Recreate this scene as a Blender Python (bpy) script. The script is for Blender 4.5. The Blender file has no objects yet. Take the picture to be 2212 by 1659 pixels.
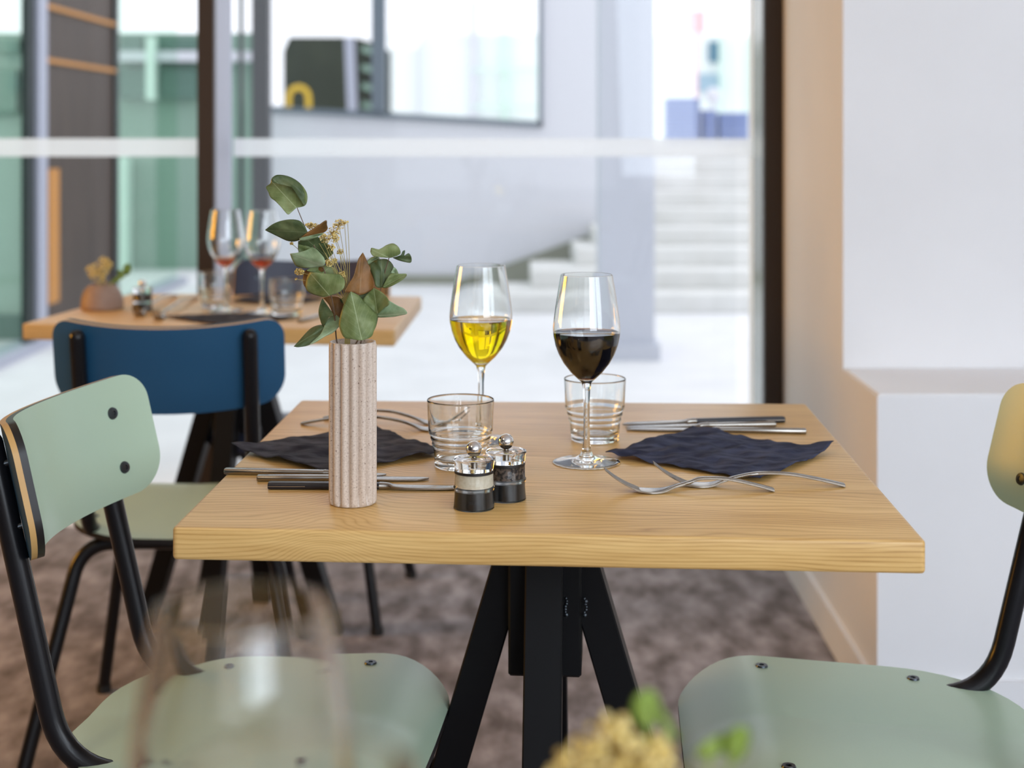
import bpy, bmesh, math, random
from mathutils import Vector, Matrix, noise
random.seed(7)
scn = bpy.context.scene
COL = scn.collection
# ------------------------------------------------------------------ camera
FPX, CZ, HY = 3290.0, 1.175, 289.0
cam = bpy.data.cameras.new('camera'); camo = bpy.data.objects.new('camera', cam); COL.objects.link(camo)
camo.location = (0, 0, CZ); camo.rotation_euler = (math.pi/2, 0, 0)
cam.sensor_fit = 'HORIZONTAL'; cam.sensor_width = 36.0
cam.lens = FPX/2212*36; cam.shift_y = (HY-829.5)/2212
cam.clip_start = 0.05; cam.clip_end = 200
cam.dof.use_dof = True; cam.dof.focus_distance = 1.80; cam.dof.aperture_fstop = 3.9
scn.camera = camo
# ------------------------------------------------------------------ world and light
w = bpy.data.worlds.new('sky'); scn.world = w; w.use_nodes = True
nt = w.node_tree; nt.nodes.clear()
wo = nt.nodes.new('ShaderNodeOutputWorld'); bg = nt.nodes.new('ShaderNodeBackground')
tc = nt.nodes.new('ShaderNodeTexCoord'); sx = nt.nodes.new('ShaderNodeSeparateXYZ'); cr = nt.nodes.new('ShaderNodeValToRGB')
cr.color_ramp.elements[0].position = 0.0; cr.color_ramp.elements[0].color = (0.90, 0.93, 1.0, 1)
cr.color_ramp.elements[1].position = 0.6; cr.color_ramp.elements[1].color = (0.92, 0.945, 1.0, 1)
nt.links.new(tc.outputs['Generated'], sx.inputs[0]); nt.links.new(sx.outputs['Z'], cr.inputs[0])
nt.links.new(cr.outputs[0], bg.inputs[0]); nt.links.new(bg.outputs[0], wo.inputs[0])
bg.inputs[1].default_value = 1.3
def area(name, loc, target, sx_, sy_, power, color):
    l = bpy.data.lights.new(name, 'AREA'); l.shape = 'RECTANGLE'; l.size = sx_; l.size_y = sy_; l.energy = power; l.color = color
    o = bpy.data.objects.new(name, l); COL.objects.link(o); o.location = loc
    o.rotation_euler = (Vector(target)-Vector(loc)).to_track_quat('-Z', 'Y').to_euler(); return o
area('rear_fill_light', (2.0, -2.9, 1.9), (0.8, 2.0, 0.9), 2.3, 2.2, 84, (0.79, 0.89, 1.0))  # added fill that supplements the daylight from the rear openings
area('side_fill_light', (2.9, -0.6, 1.8), (-0.3, 1.9, 0.7), 1.6, 1.6, 34, (0.84, 0.92, 1.0))  # added fill from the right; the side wall has no window
area('warm_lamp_row', (-3.2, 3.2, 1.3), (0.6, 2.6, 1.1), 1.2, 0.8, 36, (1.0, 0.46, 0.055))
area('warm_ceiling_lamp', (-1.6, 0.2, 2.7), (-0.3, 2.0, 0.5), 0.5, 0.5, 7, (1.0, 0.78, 0.50))
vs = scn.view_settings
vs.view_transform = 'Standard'; vs.look = 'None'; vs.gamma = 1.0; vs.exposure = 0.40; vs.use_curve_mapping = False
cy = scn.cycles
cy.use_denoising = True; cy.max_bounces = 14; cy.transmission_bounces = 14; cy.transparent_max_bounces = 16
cy.diffuse_bounces = 4; cy.glossy_bounces = 6; cy.blur_glossy = 0.6; cy.sample_clamp_indirect = 6.0
# ------------------------------------------------------------------ helpers
PI = math.pi
def R(d): return math.radians(d)
def P(px, py, z=0.75):
    """photo pixel -> point on the horizontal plane z"""
    Y = (CZ-z)*FPX/(py-HY); return Vector(((px-1106)*Y/FPX, Y, z))
def Q(px, py, Y):
    """photo pixel -> point at depth Y"""
    return Vector(((px-1106)*Y/FPX, Y, CZ-(py-HY)*Y/FPX))
def tag(o, label=None, cat=None, group=None, kind=None):
    if label: o['label'] = label
    if cat: o['category'] = cat
    if group: o['group'] = group
    if kind: o['kind'] = kind
    return o
def empty(name, loc=(0,0,0), rz=0.0):
    o = bpy.data.objects.new(name, None); o.empty_display_size = 0.05; COL.objects.link(o)
    o.location = loc; o.rotation_euler = (0, 0, rz); return o
def link(name, bm, mats, parent=None, smooth=True, angle=40):
    me = bpy.data.meshes.new(name); bmesh.ops.recalc_face_normals(bm, faces=bm.faces[:]); bm.to_mesh(me); bm.free()
    if not isinstance(mats, (list, tuple)): mats = [mats]
    for m in mats: me.materials.append(m)
    if smooth:
        me.shade_smooth()
        try: me.set_sharp_from_angle(angle=R(angle))
        except Exception: pass
    o = bpy.data.objects.new(name, me); COL.objects.link(o)
    if parent: o.parent = parent
    return o
def kids(o): return [c for c in bpy.data.objects if c.parent == o]
def copy_tree(o, parent=None):
    c = o.copy(); COL.objects.link(c); c.parent = parent
    for ch in kids(o): copy_tree(ch, c)
    return c
def box(bm, a, b, bevel=0.0, seg=2, mi=0, M=None):
    a, b = Vector(a), Vector(b)
    r = bmesh.ops.create_cube(bm, size=1.0); vs_ = r['verts']
    c, s = (a+b)/2, b-a
    for v in vs_: v.co = Vector((v.co.x*s.x, v.co.y*s.y, v.co.z*s.z))+c
    if bevel:
        es = list({e for v in vs_ for e in v.link_edges})
        rr = bmesh.ops.bevel(bm, geom=es, offset=bevel, segments=seg, affect='EDGES', profile=0.5)
        vs_ = list({v for f in rr['faces'] for v in f.verts}|{v for v in vs_ if v.is_valid})
    fs = {f for v in vs_ for f in v.link_faces}
    for f in fs: f.material_index = mi
    if M is not None:
        for v in vs_: v.co = M@v.co
    return vs_
def dens(prof, d=0.004):
    out = [prof[0]]
    for (r0,z0),(r1,z1) in zip(prof, prof[1:]):
        n = max(1, min(12, int(math.hypot(r1-r0, z1-z0)/d)))
        out += [(r0+(r1-r0)*k/n, z0+(z1-z0)*k/n) for k in range(1, n+1)]
    return out
def lathe(bm, prof, seg=48, center=(0,0,0), mi=0, flute=None):
    c = Vector(center); rings = []
    for r, z in prof:
        if r < 1e-6: rings.append([bm.verts.new(c+Vector((0,0,z)))])
        else:
            ring = []
            for i in range(seg):
                a = 2*PI*i/seg; rr = r*(flute(a, z) if flute else 1)
                ring.append(bm.verts.new(c+Vector((rr*math.cos(a), rr*math.sin(a), z))))
            rings.append(ring)
    for A, B in zip(rings, rings[1:]):
        for i in range(seg):
            j = (i+1)%seg
            if len(A) == 1 and len(B) == 1: continue
            if len(A) == 1: f = bm.faces.new((A[0], B[j], B[i]))
            elif len(B) == 1: f = bm.faces.new((A[i], A[j], B[0]))
            else: f = bm.faces.new((A[i], A[j], B[j], B[i]))
            f.material_index = mi
def spline(pts, n=8):
    pts = [Vector(p) for p in pts]; out = []
    for i in range(len(pts)-1):
        p0 = pts[max(i-1,0)]; p1 = pts[i]; p2 = pts[i+1]; p3 = pts[min(i+2,len(pts)-1)]
        for k in range(n):
            t = k/n
            out.append(0.5*((2*p1)+(p2-p0)*t+(2*p0-5*p1+4*p2-p3)*t*t+(3*p1-p0-3*p2+p3)*t**3))
    out.append(pts[-1]); return out
def fillet(pts, r, n=8):
    """polyline with rounded corners"""
    pts = [Vector(p) for p in pts]; out = [pts[0]]
    for i in range(1, len(pts)-1):
        a, b, c = pts[i-1], pts[i], pts[i+1]
        d1 = (a-b).normalized(); d2 = (c-b).normalized()
        rr = min(r, (a-b).length*0.48, (c-b).length*0.48)
        s, e = b+d1*rr, b+d2*rr
        for k in range(n+1):
            t = k/n; out.append(s*(1-t)**2+b*2*t*(1-t)+e*t*t)
    out.append(pts[-1]); return out
def tube(bm, path, r, seg=14, mi=0, cap=True):
    path = [Vector(p) for p in path]; n = len(path); prev = None; rings = []
    for i, p in enumerate(path):
        t = (path[min(i+1,n-1)]-path[max(i-1,0)]).normalized()
        if prev is None:
            up = Vector((0,0,1)) if abs(t.z) < 0.9 else Vector((1,0,0)); x = t.cross(up).normalized()
        else: x = (prev-t*prev.dot(t)).normalized()
        prev = x; y = t.cross(x); rr = r[i] if isinstance(r, (list, tuple)) else r
        rings.append([bm.verts.new(p+x*rr*math.cos(2*PI*k/seg)+y*rr*math.sin(2*PI*k/seg)) for k in range(seg)])
    for A, B in zip(rings, rings[1:]):
        for k in range(seg):
            f = bm.faces.new((A[k], A[(k+1)%seg], B[(k+1)%seg], B[k])); f.material_index = mi
    if cap:
        bm.faces.new(rings[0][::-1]).material_index = mi; bm.faces.new(rings[-1]).material_index = mi
def bar(bm, p0, p1, w_, d_, side=None, bevel=0.0, mi=0):
    """rectangular bar from p0 to p1; w_ along side vector, d_ across"""
    p0, p1 = Vector(p0), Vector(p1); t = (p1-p0); L = t.length; t.normalize()
    side = Vector(side) if side is not None else t.cross(Vector((0,0,1)))
    x = (side-t*side.dot(t)).normalized(); y = t.cross(x)
    M = Matrix((( x.x, y.x, t.x, p0.x),(x.y, y.y, t.y, p0.y),(x.z, y.z, t.z, p0.z),(0,0,0,1)))
    box(bm, (-w_/2, -d_/2, 0), (w_/2, d_/2, L), bevel, 1, mi, M)
def prism(bm, pts, d, mi=0):
    """closed planar polygon extruded by vector d"""
    A = [bm.verts.new(p) for p in pts]; B = [bm.verts.new(Vector(p)+Vector(d)) for p in pts]
    n = len(A)
    bm.faces.new(A).material_index = mi; bm.faces.new(B[::-1]).material_index = mi
    for i in range(n): bm.faces.new((A[i], B[i], B[(i+1)%n], A[(i+1)%n])).material_index = mi
def sph(bm, c, r, seg=16, mi=0, sc=(1,1,1)):
    prof = [(r*math.sin(PI*i/(seg//2)), -r*math.cos(PI*i/(seg//2))*sc[2]) for i in range(seg//2+1)]
    prof[0] = (0, prof[0][1]); prof[-1] = (0, prof[-1][1]); lathe(bm, prof, seg, c, mi)
# ------------------------------------------------------------------ materials
def mat(name, color=(0.8,0.8,0.8), rough=0.5, metal=0.0, spec=0.5, coat=0.0, trans=0.0, ior=1.45, coat_rough=0.1):
    m = bpy.data.materials.new(name); m.use_nodes = True; b = m.node_tree.nodes['Principled BSDF']
    b.inputs['Base Color'].default_value = (*color, 1); b.inputs['Roughness'].default_value = rough
    b.inputs['Metallic'].default_value = metal; b.inputs['Specular IOR Level'].default_value = spec
    b.inputs['Coat Weight'].default_value = coat; b.inputs['Coat Roughness'].default_value = coat_rough
    b.inputs['Transmission Weight'].default_value = trans; b.inputs['IOR'].default_value = ior
    return m
def N(m, t, **kw):
    n = m.node_tree.nodes.new(t)
    for k, v in kw.items(): setattr(n, k, v)
    return n
def L(m, a, b): m.node_tree.links.new(a, b)
def BS(m): return m.node_tree.nodes['Principled BSDF']
def ramp(m, fac, stops):
    r = N(m, 'ShaderNodeValToRGB'); e = r.color_ramp.elements
    e[0].position, e[0].color = stops[0][0], (*stops[0][1], 1); e[1].position, e[1].color = stops[-1][0], (*stops[-1][1], 1)
    for p, c in stops[1:-1]:
        x = e.new(p); x.color = (*c, 1)
    L(m, fac, r.inputs[0]); return r
def mottled(name, stops, scale=8, rough=0.6, bump=0.0, detail=4, stretch=(1,1,1), bscale=None, **kw):
    m = mat(name, rough=rough, **kw); tc = N(m, 'ShaderNodeTexCoord'); mp = N(m, 'ShaderNodeMapping'); mp.inputs['Scale'].default_value = stretch
    no = N(m, 'ShaderNodeTexNoise'); no.inputs['Scale'].default_value = scale; no.inputs['Detail'].default_value = detail
    L(m, tc.outputs['Object'], mp.inputs[0]); L(m, mp.outputs[0], no.inputs['Vector'])
    r = ramp(m, no.outputs[0], stops); L(m, r.outputs[0], BS(m).inputs['Base Color'])
    if bump:
        n2 = N(m, 'ShaderNodeTexNoise'); n2.inputs['Scale'].default_value = bscale or scale*6; n2.inputs['Detail'].default_value = 3
        L(m, mp.outputs[0], n2.inputs['Vector'])
        bu = N(m, 'ShaderNodeBump'); bu.inputs['Strength'].default_value = bump; bu.inputs['Distance'].default_value = 0.002
        L(m, n2.outputs[0], bu.inputs['Height']); L(m, bu.outputs[0], BS(m).inputs['Normal'])
    return m
def wood(name, dark, mid, light, knot=None, scale=1.0, rough=0.36):
    """ash boards, grain along local x, growth rings in y and z; knot = local (x, z) with an arch of grain over it"""
    m = mat(name, rough=rough, coat=0.05, coat_rough=0.2); tc = N(m, 'ShaderNodeTexCoord'); sp = N(m, 'ShaderNodeSeparateXYZ'); L(m, tc.outputs['Object'], sp.inputs[0])
    def mth(op, a, b=None):
        n = N(m, 'ShaderNodeMath', operation=op)
        for i, v in enumerate((a, b)):
            if v is None: continue
            if isinstance(v, (int, float)): n.inputs[i].default_value = v
            else: L(m, v, n.inputs[i])
        return n.outputs[0]
    x, y, z = sp.outputs
    wv = N(m, 'ShaderNodeTexNoise'); wv.inputs['Scale'].default_value = 1.0; wv.inputs['Detail'].default_value = 2
    mp = N(m, 'ShaderNodeMapping'); mp.inputs['Scale'].default_value = (3.0*scale, 9*scale, 14*scale); L(m, tc.outputs['Object'], mp.inputs[0]); L(m, mp.outputs[0], wv.inputs['Vector'])
    ring = mth('ADD', mth('MULTIPLY', y, 0.55), mth('MULTIPLY', z, 1.6))
    ring = mth('ADD', ring, mth('MULTIPLY', wv.outputs[0], 0.055/scale))
    if knot:
        dx = mth('SUBTRACT', x, knot[0]); dz = mth('SUBTRACT', z, knot[1])
        g = mth('ADD', mth('MULTIPLY', mth('MULTIPLY', dx, dx), -650.0), mth('MULTIPLY', mth('MULTIPLY', dz, dz), -500.0))
        ring = mth('ADD', ring, mth('MULTIPLY', mth('EXPONENT', g), -0.045))
    fr = mth('FRACT', mth('MULTIPLY', ring, 150.0*scale))
    saw = mth('ABSOLUTE', mth('SUBTRACT', fr, 0.5)); saw = mth('MULTIPLY', saw, 2.0); saw = mth('SUBTRACT', 1.0, mth('POWER', saw, 3.0))
    fn = N(m, 'ShaderNodeTexNoise'); fn.inputs['Scale'].default_value = 1.0; fn.inputs['Detail'].default_value = 5
    m2 = N(m, 'ShaderNodeMapping'); m2.inputs['Scale'].default_value = (14, 300, 300); L(m, tc.outputs['Object'], m2.inputs[0]); L(m, m2.outputs[0], fn.inputs['Vector'])
    lo = N(m, 'ShaderNodeTexNoise'); lo.inputs['Scale'].default_value = 1.0; lo.inputs['Detail'].default_value = 2
    m3 = N(m, 'ShaderNodeMapping'); m3.inputs['Scale'].default_value = (2.0, 16, 20); L(m, tc.outputs['Object'], m3.inputs[0]); L(m, m3.outputs[0], lo.inputs['Vector'])
    f = mth('ADD', mth('MULTIPLY', saw, 0.20), mth('ADD', mth('MULTIPLY', fn.outputs[0], 0.42), mth('MULTIPLY', lo.outputs[0], 0.46)))
    r = ramp(m, f, [(0.30, dark), (0.52, mid), (0.78, light)]); L(m, r.outputs[0], BS(m).inputs['Base Color'])
    bu = N(m, 'ShaderNodeBump'); bu.inputs['Strength'].default_value = 0.08; bu.inputs['Distance'].default_value = 0.0006
    L(m, fn.outputs[0], bu.inputs['Height']); L(m, bu.outputs[0], BS(m).inputs['Normal'])
    return m
def glass(name, color=(1,1,1), ior=1.5, rough=0.0):
    m = bpy.data.materials.new(name); m.use_nodes = True; m.node_tree.nodes.remove(BS(m))
    g = N(m, 'ShaderNodeBsdfGlass'); g.inputs['Color'].default_value = (*color, 1); g.inputs['IOR'].default_value = ior; g.inputs['Roughness'].default_value = rough
    L(m, g.outputs[0], m.node_tree.nodes['Material Output'].inputs[0]); return m
def liquid(name, absorb, density):
    m = glass(name, (1,1,1), 1.34); v = N(m, 'ShaderNodeVolumeAbsorption'); v.inputs['Color'].default_value = (*absorb, 1); v.inputs['Density'].default_value = density
    L(m, v.outputs[0], m.node_tree.nodes['Material Output'].inputs['Volume']); return m
def pane_mat(name, tint, ior=1.6):
    m = bpy.data.materials.new(name); m.use_nodes = True; m.node_tree.nodes.remove(BS(m))
    t = N(m, 'ShaderNodeBsdfTransparent'); t.inputs[0].default_value = (*tint, 1); g = N(m, 'ShaderNodeBsdfGlossy'); g.inputs['Roughness'].default_value = 0.0
    lw = N(m, 'ShaderNodeLayerWeight'); lw.inputs[0].default_value = 0.5; mx = N(m, 'ShaderNodeMixShader')
    pw = N(m, 'ShaderNodeMath', operation='POWER'); L(m, lw.outputs['Facing'], pw.inputs[0]); pw.inputs[1].default_value = 5.0
    ma = N(m, 'ShaderNodeMath', operation='MULTIPLY_ADD'); L(m, pw.outputs[0], ma.inputs[0]); ma.inputs[1].default_value = ior-1; ma.inputs[2].default_value = 0.02
    L(m, ma.outputs[0], mx.inputs[0]); L(m, t.outputs[0], mx.inputs[1]); L(m, g.outputs[0], mx.inputs[2])
    L(m, mx.outputs[0], m.node_tree.nodes['Material Output'].inputs[0]); return m
def film_mat(name):
    m = bpy.data.materials.new(name); m.use_nodes = True; m.node_tree.nodes.remove(BS(m))
    d = N(m, 'ShaderNodeBsdfDiffuse'); d.inputs[0].default_value = (0.86,0.88,0.88,1); tr = N(m, 'ShaderNodeBsdfTranslucent'); tr.inputs[0].default_value = (0.97,0.97,0.98,1)
    t = N(m, 'ShaderNodeBsdfTransparent'); a = N(m, 'ShaderNodeMixShader'); a.inputs[0].default_value = 0.85; b = N(m, 'ShaderNodeMixShader'); b.inputs[0].default_value = 0.40
    L(m, d.outputs[0], a.inputs[1]); L(m, tr.outputs[0], a.inputs[2]); L(m, a.outputs[0], b.inputs[1]); L(m, t.outputs[0], b.inputs[2])
    L(m, b.outputs[0], m.node_tree.nodes['Material Output'].inputs[0]); return m

M = {}
M['white'] = mottled('white_paint', [(0.3,(0.80,0.81,0.83)),(0.7,(0.84,0.85,0.87))], scale=3, rough=0.75, bump=0.05, bscale=180)
M['ext_white'] = mat('exterior_white', (0.69,0.695,0.75), 0.8)
M['column'] = mat('column_paint', (0.56,0.585,0.66), 0.7)
M['concrete'] = mottled('pale_concrete', [(0.3,(0.72,0.72,0.74)),(0.7,(0.80,0.80,0.82))], scale=3, rough=0.7)
M['stone'] = mottled('stair_stone', [(0.3,(0.66,0.66,0.645)),(0.7,(0.74,0.74,0.73))], scale=5, rough=0.75)
M['carpet'] = mottled('carpet', [(0.32,(0.15,0.132,0.128)),(0.5,(0.27,0.245,0.25)),(0.68,(0.42,0.39,0.405))], scale=13, detail=9, rough=0.97, bump=0.8, bscale=320, spec=0.1, stretch=(1.3,0.6,1))
M['wood'] = wood('ash_wood', (0.36,0.19,0.055), (0.59,0.355,0.120), (0.77,0.52,0.210), knot=(-0.225, -0.036))
M['wood2'] = wood('oak_far', (0.42,0.23,0.075), (0.60,0.37,0.14), (0.76,0.51,0.23), rough=0.4)
M['black'] = mat('black_powder_coat', (0.006,0.006,0.007), 0.45, spec=0.2)
M['black_tube'] = mat('black_tube', (0.008,0.008,0.010), 0.28, spec=0.4)
M['rubber'] = mat('rubber', (0.02,0.02,0.02), 0.8)
M['green'] = mottled('mint_laminate', [(0.35,(0.43,0.565,0.43)),(0.65,(0.46,0.60,0.46))], scale=2.5, rough=0.30, bump=0.04, bscale=400)
M['blue'] = mottled('blue_laminate', [(0.35,(0.017,0.085,0.180)),(0.65,(0.021,0.098,0.20))], scale=2.5, rough=0.38)
M['navy'] = mat('navy_laminate', (0.030,0.038,0.075), 0.4)
M['ply'] = mat('black_edge', (0.012,0.010,0.010), 0.4)
M['plyback'] = mat('plywood_layer', (0.55,0.33,0.12), 0.45)
M['screw'] = mat('dark_steel', (0.06,0.07,0.08), 0.3, 0.8)
M['steel'] = mottled('brushed_steel', [(0.3,(0.27,0.25,0.22)),(0.7,(0.37,0.345,0.31))], scale=30, rough=0.24, metal=1.0, stretch=(1,8,8))
M['chrome'] = mat('chrome', (0.75,0.74,0.72), 0.06, 1.0)
M['handle'] = mat('black_handle', (0.018,0.018,0.024), 0.35)
M['glass'] = glass('clear_glass', (0.985,0.992,0.99), 1.5)
M['acrylic'] = glass('clear_acrylic', (0.98,0.98,0.975), 1.28)
M['white_wine'] = liquid('white_wine', (0.99,0.93,0.0), 88.0)
M['red_wine'] = liquid('red_wine', (0.45,0.01,0.03), 260.0)
M['rose'] = liquid('amber_wine', (0.80,0.25,0.03), 95.0)
M['napkin'] = mottled('navy_paper', [(0.36,(0.020,0.023,0.046)),(0.64,(0.062,0.070,0.115))], scale=25, rough=0.85, bump=0.6, bscale=150, spec=0.2, stretch=(1,3,1))
M['napkin2'] = mottled('charcoal_paper', [(0.36,(0.018,0.017,0.024)),(0.64,(0.072,0.069,0.082))], scale=25, rough=0.85, bump=0.6, bscale=150, spec=0.2, stretch=(1,3,1))
M['salt'] = mottled('salt', [(0.3,(0.72,0.66,0.50)),(0.7,(0.85,0.80,0.66))], scale=300, rough=0.8)
M['pepper'] = mottled('peppercorns', [(0.4,(0.015,0.010,0.008)),(0.6,(0.14,0.10,0.075))], scale=260, rough=0.7, detail=1)
M['mill_dark'] = mottled('ribbed_black', [(0.45,(0.010,0.011,0.012)),(0.6,(0.07,0.075,0.08))], scale=60, rough=0.3, stretch=(1,1,0.02))
M['tan'] = mat('tan_base', (0.40,0.27,0.15), 0.5)
M['brown'] = mottled('brown_panel', [(0.3,(0.042,0.026,0.017)),(0.7,(0.075,0.049,0.034))], scale=4, rough=0.5, stretch=(2,2,0.3))
M['brown_dark'] = mat('dark_bronze', (0.030,0.018,0.011), 0.5)
M['lavender'] = mat('pale_frame', (0.42,0.44,0.53), 0.45)
M['grey_frame'] = mat('grey_frame', (0.105,0.105,0.115), 0.5)
M['dark_frame'] = mat('dark_frame', (0.02,0.028,0.028), 0.4)
M['slate_frame'] = mat('slate_frame', (0.15,0.185,0.225), 0.5)
M['green_edge'] = mat('glass_edge', (0.25,0.33,0.30), 0.15)
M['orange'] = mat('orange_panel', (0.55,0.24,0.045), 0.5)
M['green_fac'] = mottled('pale_green_cladding', [(0.4,(0.21,0.33,0.265)),(0.6,(0.28,0.40,0.33))], scale=0.8, rough=0.6, stretch=(1,1,0.3))
M['green_pale'] = mat('pale_green_wall', (0.44,0.57,0.49), 0.6)
M['green_fac2'] = mat('dim_green_cladding', (0.11,0.20,0.165), 0.5)
M['mint_fac'] = mat('mint_cladding', (0.68,0.86,0.76), 0.6)
M['pale_fac'] = mat('pale_cladding', (0.86,0.92,0.90), 0.7)
M['olive'] = mottled('olive_green', [(0.35,(0.016,0.026,0.016)),(0.65,(0.034,0.045,0.028))], scale=1.6, rough=0.6)
M['olive_skirt'] = mat('olive_stone', (0.27,0.28,0.23), 0.7)
M['yellow'] = mat('yellow_paint', (0.70,0.46,0.03), 0.5)
M['crate'] = mat('blue_crate', (0.24,0.31,0.56), 0.6)
M['pink'] = mat('pink_sign', (0.88,0.58,0.60), 0.6)
M['teal'] = mat('teal_panel', (0.09,0.22,0.31), 0.5)
M['grey_blue'] = mat('grey_blue_panel', (0.33,0.48,0.58), 0.5)
M['pane'] = pane_mat('window_pane', (0.978,0.98,0.982)); M['pane_tint'] = pane_mat('tinted_pane', (0.88,0.96,0.91), 1.2)
M['film'] = film_mat('frosted_film')
# vase glaze
M['vase'] = mottled('speckled_glaze', [(0.24,(0.16,0.09,0.06)),(0.31,(0.53,0.43,0.355)),(0.7,(0.65,0.55,0.465))], scale=520, rough=0.38, detail=1, bump=0.1)
M['pot'] = mottled('matt_clay', [(0.3,(0.28,0.19,0.15)),(0.7,(0.34,0.24,0.19))], scale=60, rough=0.6)
M['stem'] = mat('stem', (0.14,0.085,0.05), 0.6)
M['stem2'] = mat('pale_stem', (0.34,0.28,0.09), 0.6)
M['blossom'] = mottled('dried_blossom', [(0.34,(0.26,0.15,0.05)),(0.48,(0.78,0.60,0.17)),(0.68,(0.90,0.78,0.42))], scale=260, rough=0.8, detail=1)
def leaf_mat(name, c0, c1, c2, vein):
    m = mat(name, rough=0.5, spec=0.35); uv = N(m, 'ShaderNodeUVMap'); sp = N(m, 'ShaderNodeSeparateXYZ'); L(m, uv.outputs[0], sp.inputs[0])
    tc = N(m, 'ShaderNodeTexCoord'); n = N(m, 'ShaderNodeTexNoise'); n.inputs['Scale'].default_value = 45; n.inputs['Detail'].default_value = 5; L(m, tc.outputs['Object'], n.inputs['Vector'])
    r = ramp(m, n.outputs[0], [(0.32,c0),(0.5,c1),(0.68,c2)])
    def mth(op, a, b=None):
        k = N(m, 'ShaderNodeMath', operation=op)
        for i, v in enumerate((a, b)):
            if v is None: continue
            if isinstance(v, (int, float)): k.inputs[i].default_value = v
            else: L(m, v, k.inputs[i])
        return k.outputs[0]
    av = mth('ABSOLUTE', sp.outputs[1])
    mid = mth('LESS_THAN', av, 0.018)
    sv = mth('FRACT', mth('ADD', mth('SUBTRACT', mth('MULTIPLY', sp.outputs[0], 6.0), mth('MULTIPLY', av, 3.2)), mth('MULTIPLY', n.outputs[0], 1.6)))
    side = mth('MULTIPLY', mth('LESS_THAN', sv, 0.07), 0.22)
    fac = mth('MINIMUM', mth('ADD', mth('MULTIPLY', mid, 0.8), side), 0.8)
    mx = N(m, 'ShaderNodeMix', data_type='RGBA'); L(m, fac, mx.inputs[0]); L(m, r.outputs[0], mx.inputs[6]); mx.inputs[7].default_value = (*vein, 1)
    L(m, mx.outputs[2], BS(m).inputs['Base Color'])
    bu = N(m, 'ShaderNodeBump'); bu.inputs['Strength'].default_value = 0.3; bu.inputs['Distance'].default_value = 0.001; L(m, n.outputs[0], bu.inputs['Height']); L(m, bu.outputs[0], BS(m).inputs['Normal'])
    return m
M['leaf'] = leaf_mat('eucalyptus_green', (0.080,0.115,0.035), (0.150,0.195,0.070), (0.240,0.290,0.135), (0.33,0.39,0.22))
M['leaf_pale'] = leaf_mat('eucalyptus_pale', (0.15,0.22,0.11), (0.24,0.33,0.185), (0.34,0.43,0.27), (0.42,0.49,0.33))
M['leaf_dark'] = leaf_mat('eucalyptus_dark', (0.035,0.060,0.022), (0.070,0.100,0.040), (0.13,0.155,0.065), (0.17,0.21,0.11))
M['leaf_brown'] = leaf_mat('eucalyptus_brown', (0.10,0.055,0.018), (0.20,0.095,0.028), (0.27,0.125,0.035), (0.28,0.17,0.07))
M['leaf_bright'] = leaf_mat('fresh_leaf', (0.08,0.14,0.015), (0.16,0.24,0.035), (0.24,0.32,0.07), (0.3,0.38,0.12))

def struct(name, bm, m, label=None, smooth=False):
    o = link(name, bm, m, None, smooth); o['kind'] = 'structure'
    if label: o['label'] = label
    return o
# ------------------------------------------------------------------ setting
CE = 4.56
bm = bmesh.new(); box(bm, (-3.6,-3.6,-0.10), (3.2,CE,0.0)); struct('floor', bm, M['carpet'], 'mottled grey-brown carpet under the tables')
bm = bmesh.new(); box(bm, (-6.0,CE,-0.10), (6.0,16.0,0.0)); struct('floor', bm, M['concrete'], 'bright pale paving beyond the glass wall')
# right wall with a low ledge; runs along the depth axis with a very slight turn
WK = 0.017
def wx(Y): return P(1893,1557,0).x+WK*(Y-3.05)
YL, YU, YJ, LZ = 3.04, 3.38, 4.20, 0.655
bm = bmesh.new()
prism(bm, [(wx(YL),YL,0),(3.2,YL,0),(3.2,YU,0),(wx(YU),YU,0)], (0,0,LZ))
prism(bm, [(wx(YU),YU,0),(3.2,YU,0),(3.2,CE+0.25,0),(wx(YJ),CE+0.25,0),(wx(YJ),YJ,0)], (0,0,2.9))
bmesh.ops.bevel(bm, geom=[e for e in bm.edges if abs((e.verts[0].co-e.verts[1].co).z) < 1e-4 and e.verts[0].co.z > 0.6 and e.verts[0].co.z < 0.7], offset=0.004, segments=2, affect='EDGES')
struct('wall_right', bm, M['white'], 'white wall with a low ledge right of the table')
bm = bmesh.new()
prism(bm, [(wx(YL)-0.012,YL-0.012,0),(3.2,YL-0.012,0),(3.2,YL,0),(wx(YL),YL,0),(wx(YJ),YJ,0),(wx(YJ)-0.012,YJ,0)], (0,0,0.085))
struct('baseboard_right', bm, M['white'], 'narrow baseboard along the white wall')
bm = bmesh.new(); box(bm, (-3.6,-3.6,2.9), (3.2,CE+0.25,3.1)); struct('ceiling', bm, M['white'])
bm = bmesh.new(); box(bm, (-3.7,-3.6,0), (-3.6,CE+0.2,2.9)); struct('wall_left', bm, M['brown'])
bm = bmesh.new(); box(bm, (3.2,-3.6,0), (3.3,CE+0.2,2.9)); struct('wall_side', bm, M['white'])
bm = bmesh.new()
box(bm, (-3.6,-3.7,0), (3.2,-3.6,0.7)); box(bm, (-3.6,-3.7,2.75), (3.2,-3.6,2.9))
box(bm, (-3.6,-3.7,0.7), (-1.0,-3.6,2.75))  # solid stretch added out of view to cut daylight from behind
for x in (0.9,3.0): box(bm, (x,-3.7,0.7), (x+0.2,-3.6,2.75))
struct('wall_rear', bm, M['white'])
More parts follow.
